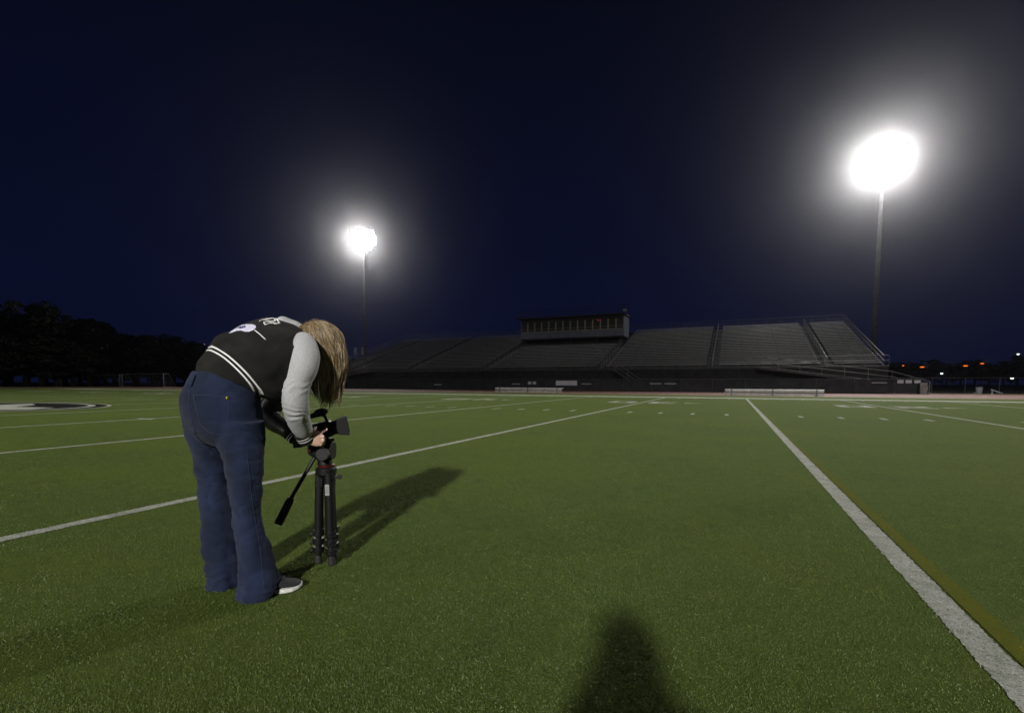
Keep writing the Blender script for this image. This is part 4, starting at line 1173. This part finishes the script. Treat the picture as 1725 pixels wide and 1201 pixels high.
for k in range(3): b.tube([Q(-.06 + k * .012, .040, -.012), Q(-.06 + k * .012, .0435, -.012)], .004, 10)
b.build('button', M['rubber'], cc)

# ------------------------------------------------------------------ whoever takes the picture, crouching behind the viewpoint
def G(r, d, z): return CR * r + CF * d + Z * z
ph = empty('person', G(.08, -.5, 0)); tag(ph, 'crouching person in dark clothes whose rounded shadow falls on the turf at the bottom edge', 'person')
b = MB(); hx, hd_ = .065, -.53
b.ball(G(hx, hd_, .985), (.078, .095, .115), None, 24, 18)
b.loft([(G(hx, hd_ - .02, .92), CR * .05, CF * .05), (G(hx, hd_ - .04, .86), CR * .055, CF * .055)], 20, 2)
b.loft([(G(hx, hd_ - .04, .875), CR * .09, CF * .06), (G(hx, hd_ - .06, .83), CR * .185, CF * .09), (G(hx, hd_ - .10, .70), CR * .185, CF * .11), (G(hx, hd_ - .17, .5), CR * .16, CF * .11), (G(hx, hd_ - .25, .33), CR * .18, CF * .13)], 28, 3)
for s_ in (-1, 1):
    b.tube([G(hx + s_ * .09, hd_ - .24, .32), G(hx + s_ * .15, hd_ + .06, .44), G(hx + s_ * .14, hd_ + .12, .42)], [.085, .068, .06], 16)
    b.tube([G(hx + s_ * .15, hd_ + .10, .45), G(hx + s_ * .15, hd_ - .02, .2), G(hx + s_ * .15, hd_ - .04, .06)], [.06, .052, .038], 16)
    b.tube([G(hx + s_ * .15, hd_ - .07, .045), G(hx + s_ * .16, hd_ + .13, .035)], [.040, .036], 14)
    b.tube([G(hx + s_ * .14, hd_ - .06, .80), G(hx + s_ * .19, hd_ + .0, .60), G(hx + s_ * .12, hd_ + .20, .76), G(hx + s_ * .075, hd_ + .25, .82)], [.058, .045, .035, .026], 14)
    for k in range(4): b.tube([G(hx + s_ * .07, hd_ + .26, .84 - k * .018), G(hx + s_ * .035, hd_ + .30, .86 - k * .018), G(hx + s_ * .01, hd_ + .28, .86 - k * .018)], .009, 8)
    b.tube([G(hx + s_ * .07, hd_ + .25, .85), G(hx + s_ * .05, hd_ + .24, .875), G(hx + s_ * .03, hd_ + .255, .885)], .010, 8)
b.ball(G(hx, hd_ + .10, .975), (.014, .02, .02), None, 10, 8)
pbod = remesh(b, 'body', M['skin'], ph, .008, 3)
b = MB()
b.loft([(G(hx, hd_ - .045, .915), CR * .085, CF * .08), (G(hx, hd_ - .06, .838), CR * .18, CF * .115), (G(hx, hd_ - .10, .70), CR * .20, CF * .125), (G(hx, hd_ - .17, .5), CR * .175, CF * .125), (G(hx, hd_ - .22, .40), CR * .18, CF * .14)], 28, 3)
for s_ in (-1, 1): b.tube([G(hx + s_ * .14, hd_ - .06, .80), G(hx + s_ * .19, hd_ + .0, .60), G(hx + s_ * .12, hd_ + .20, .76)], [.08, .075, .045], 14)
remesh(b, 'jacket', M['jacket'], ph, .01, 4)
b = MB(); b.loft([(G(hx, hd_ - .21, .42), CR * .17, CF * .13), (G(hx, hd_ - .26, .29), CR * .19, CF * .15)], 28, 3)
for s_ in (-1, 1):
    b.tube([G(hx + s_ * .09, hd_ - .24, .32), G(hx + s_ * .15, hd_ + .06, .44), G(hx + s_ * .145, hd_ + .13, .42)], [.1, .08, .07], 16)
    b.tube([G(hx + s_ * .15, hd_ + .11, .45), G(hx + s_ * .15, hd_ - .02, .2), G(hx + s_ * .15, hd_ - .04, .09)], [.07, .064, .055], 16)
remesh(b, 'jeans', M['denim'], ph, .01, 4)
b = MB(); b.ball(G(hx, hd_ - .02, .99), (.108, .118, .13), None, 24, 18); b.build('hair', M['hair'], ph, smooth=True)

# ------------------------------------------------------------------ fibres of the turf near the viewpoint
def blades(name, m_, n, test, r0=.35, r1=11.0, seed=5, w_=.0011, h_=.0056, tone=None):
    r = np.random.RandomState(seed)
    # more fibres close by, fewer further off
    q = r.random_sample(n * 2); P_ = -.9; o_ = .7; rad = ((r0 + o_) ** P_ + q * ((r1 + o_) ** P_ - (r0 + o_) ** P_)) ** (1 / P_) - o_
    az = YAW + r.uniform(R_(-85), R_(85), n * 2)
    x = -np.sin(az) * rad; y = np.cos(az) * rad
    thin = np.sin(x * 2.9 + 1.7 * np.sin(y * 2.1)) * np.sin(y * 3.3 + 1.4 * np.sin(x * 1.9 + 1)) + .5 * np.sin(x * 11 + 2 * np.sin(y * 7)) * np.sin(y * 12 + x * 3)
    k = test(x, y) & (r.random_sample(n * 2) > np.clip(thin - .25, 0, .6)); x, y, rad = x[k][:n], y[k][:n], rad[k][:n]; n = len(x)
    g = np.clip(rad / 2.4, .8, 2.2)
    a = r.uniform(0, 6.283, n); w = w_ * r.uniform(.7, 1.4, n) * g; h = h_ * r.uniform(.55, 1.25, n)
    la = a + r.normal(1.57, .8, n); lean = h * r.uniform(.1, 1.2, n)
    bx, by = np.cos(a) * w, np.sin(a) * w; tx, ty = np.cos(la) * lean, np.sin(la) * lean
    z0 = np.full(n, .001)
    V = np.stack([np.stack([x - bx, y - by, z0], 1), np.stack([x + bx, y + by, z0], 1),
                  np.stack([x + tx + bx * .35, y + ty + by * .35, h], 1), np.stack([x + tx - bx * .35, y + ty - by * .35, h * .98], 1)], 1).reshape(-1, 3)
    me = bpy.data.meshes.new(name); me.vertices.add(n * 4); me.vertices.foreach_set('co', V.ravel())
    me.loops.add(n * 4); me.loops.foreach_set('vertex_index', np.arange(n * 4)); me.polygons.add(n)
    me.polygons.foreach_set('loop_start', np.arange(n) * 4); me.polygons.foreach_set('loop_total', np.full(n, 4)); me.update(calc_edges=True)
    me.materials.append(m_); o = bpy.data.objects.new(name, me); COL.objects.link(o); tag(o, kind='stuff'); return o
def fibre(name, cols, rough=.45):
    m = bpy.data.materials.new(name); m.use_nodes = True; t = m.node_tree; b = t.nodes['Principled BSDF']; N = t.nodes
    b.inputs['Roughness'].default_value = rough; b.inputs['Specular IOR Level'].default_value = .35
    g = N.new('ShaderNodeNewGeometry'); cr_ = N.new('ShaderNodeValToRGB'); t.links.new(g.outputs['Random Per Island'], cr_.inputs[0])
    cr_.color_ramp.interpolation = 'LINEAR'; e_ = cr_.color_ramp.elements
    e_[0].position = 0; e_[0].color = (*cols[0], 1); e_[1].position = 1; e_[1].color = (*cols[-1], 1)
    for i, c in enumerate(cols[1:-1]): x = e_.new((i + 1) / (len(cols) - 1)); x.color = (*c, 1)
    t.links.new(cr_.outputs[0], b.inputs['Base Color']); return m
inw = lambda x: np.abs(x - XA) < .052
iny = lambda x, y: (x > XA + .058) & (x < XA + .10 + np.clip((12 - y) / 12, 0, 1) * .055 + .02 * np.random.RandomState(12).random_sample(len(x))) & (y < 12)
otherw = lambda x: np.abs((x - XA + 22.86) % 4.572) < .0
nl = lambda x, e=.055: np.abs(((x - XA + 2.286) % 4.572) - 2.286) < e
GC = [(.038, .068, .010), (.060, .100, .016), (.090, .134, .025), (.116, .166, .036), (.155, .20, .072)]
blades('turf_fibres', fibre('turf_fibre', GC), 1150000, lambda x, y: ~nl(x, .042 + .02 * np.random.RandomState(4).random_sample(len(x))) & ~(iny(x, y) & (np.random.RandomState(3).random_sample(len(x)) < .5)))
blades('painted_turf_fibres', fibre('painted_fibre', [(.08, .10, .05), (.28, .29, .26), (.52, .52, .50), (.68, .68, .66)]), 90000, lambda x, y: nl(x, .046 + .018 * np.random.RandomState(9).random_sample(len(x))), seed=6, h_=.010)
blades('yellow_turf_fibres', fibre('yellow_fibre', [(.06, .09, .02), (.09, .11, .02), (.13, .13, .02), (.19, .17, .02)]), 22000, lambda x, y: iny(x, y) & ~nl(x), seed=8)

# ------------------------------------------------------------------ night air that scatters the floodlights
bm = bmesh.new(); bmesh.ops.create_cube(bm, size=1.0)
for v in bm.verts: v.co = Vector((v.co.x * 700 - 20, v.co.y * 640 + 90, (v.co.z + .5) * 62 - 1.2))
me = bpy.data.meshes.new('haze'); bm.to_mesh(me); bm.free()
hz = bpy.data.objects.new('haze', me); COL.objects.link(hz); tag(hz, kind='stuff')
hm2 = bpy.data.materials.new('haze'); hm2.use_nodes = True; t = hm2.node_tree; t.nodes.clear()
pv = t.nodes.new('ShaderNodeVolumePrincipled'); ou = t.nodes.new('ShaderNodeOutputMaterial')
pv.inputs['Color'].default_value = (.93, .95, 1.0, 1); pv.inputs['Density'].default_value = HAZE_DENSITY; pv.inputs['Anisotropy'].default_value = HAZE_G
t.links.new(pv.outputs[0], ou.inputs['Volume']); me.materials.append(hm2)
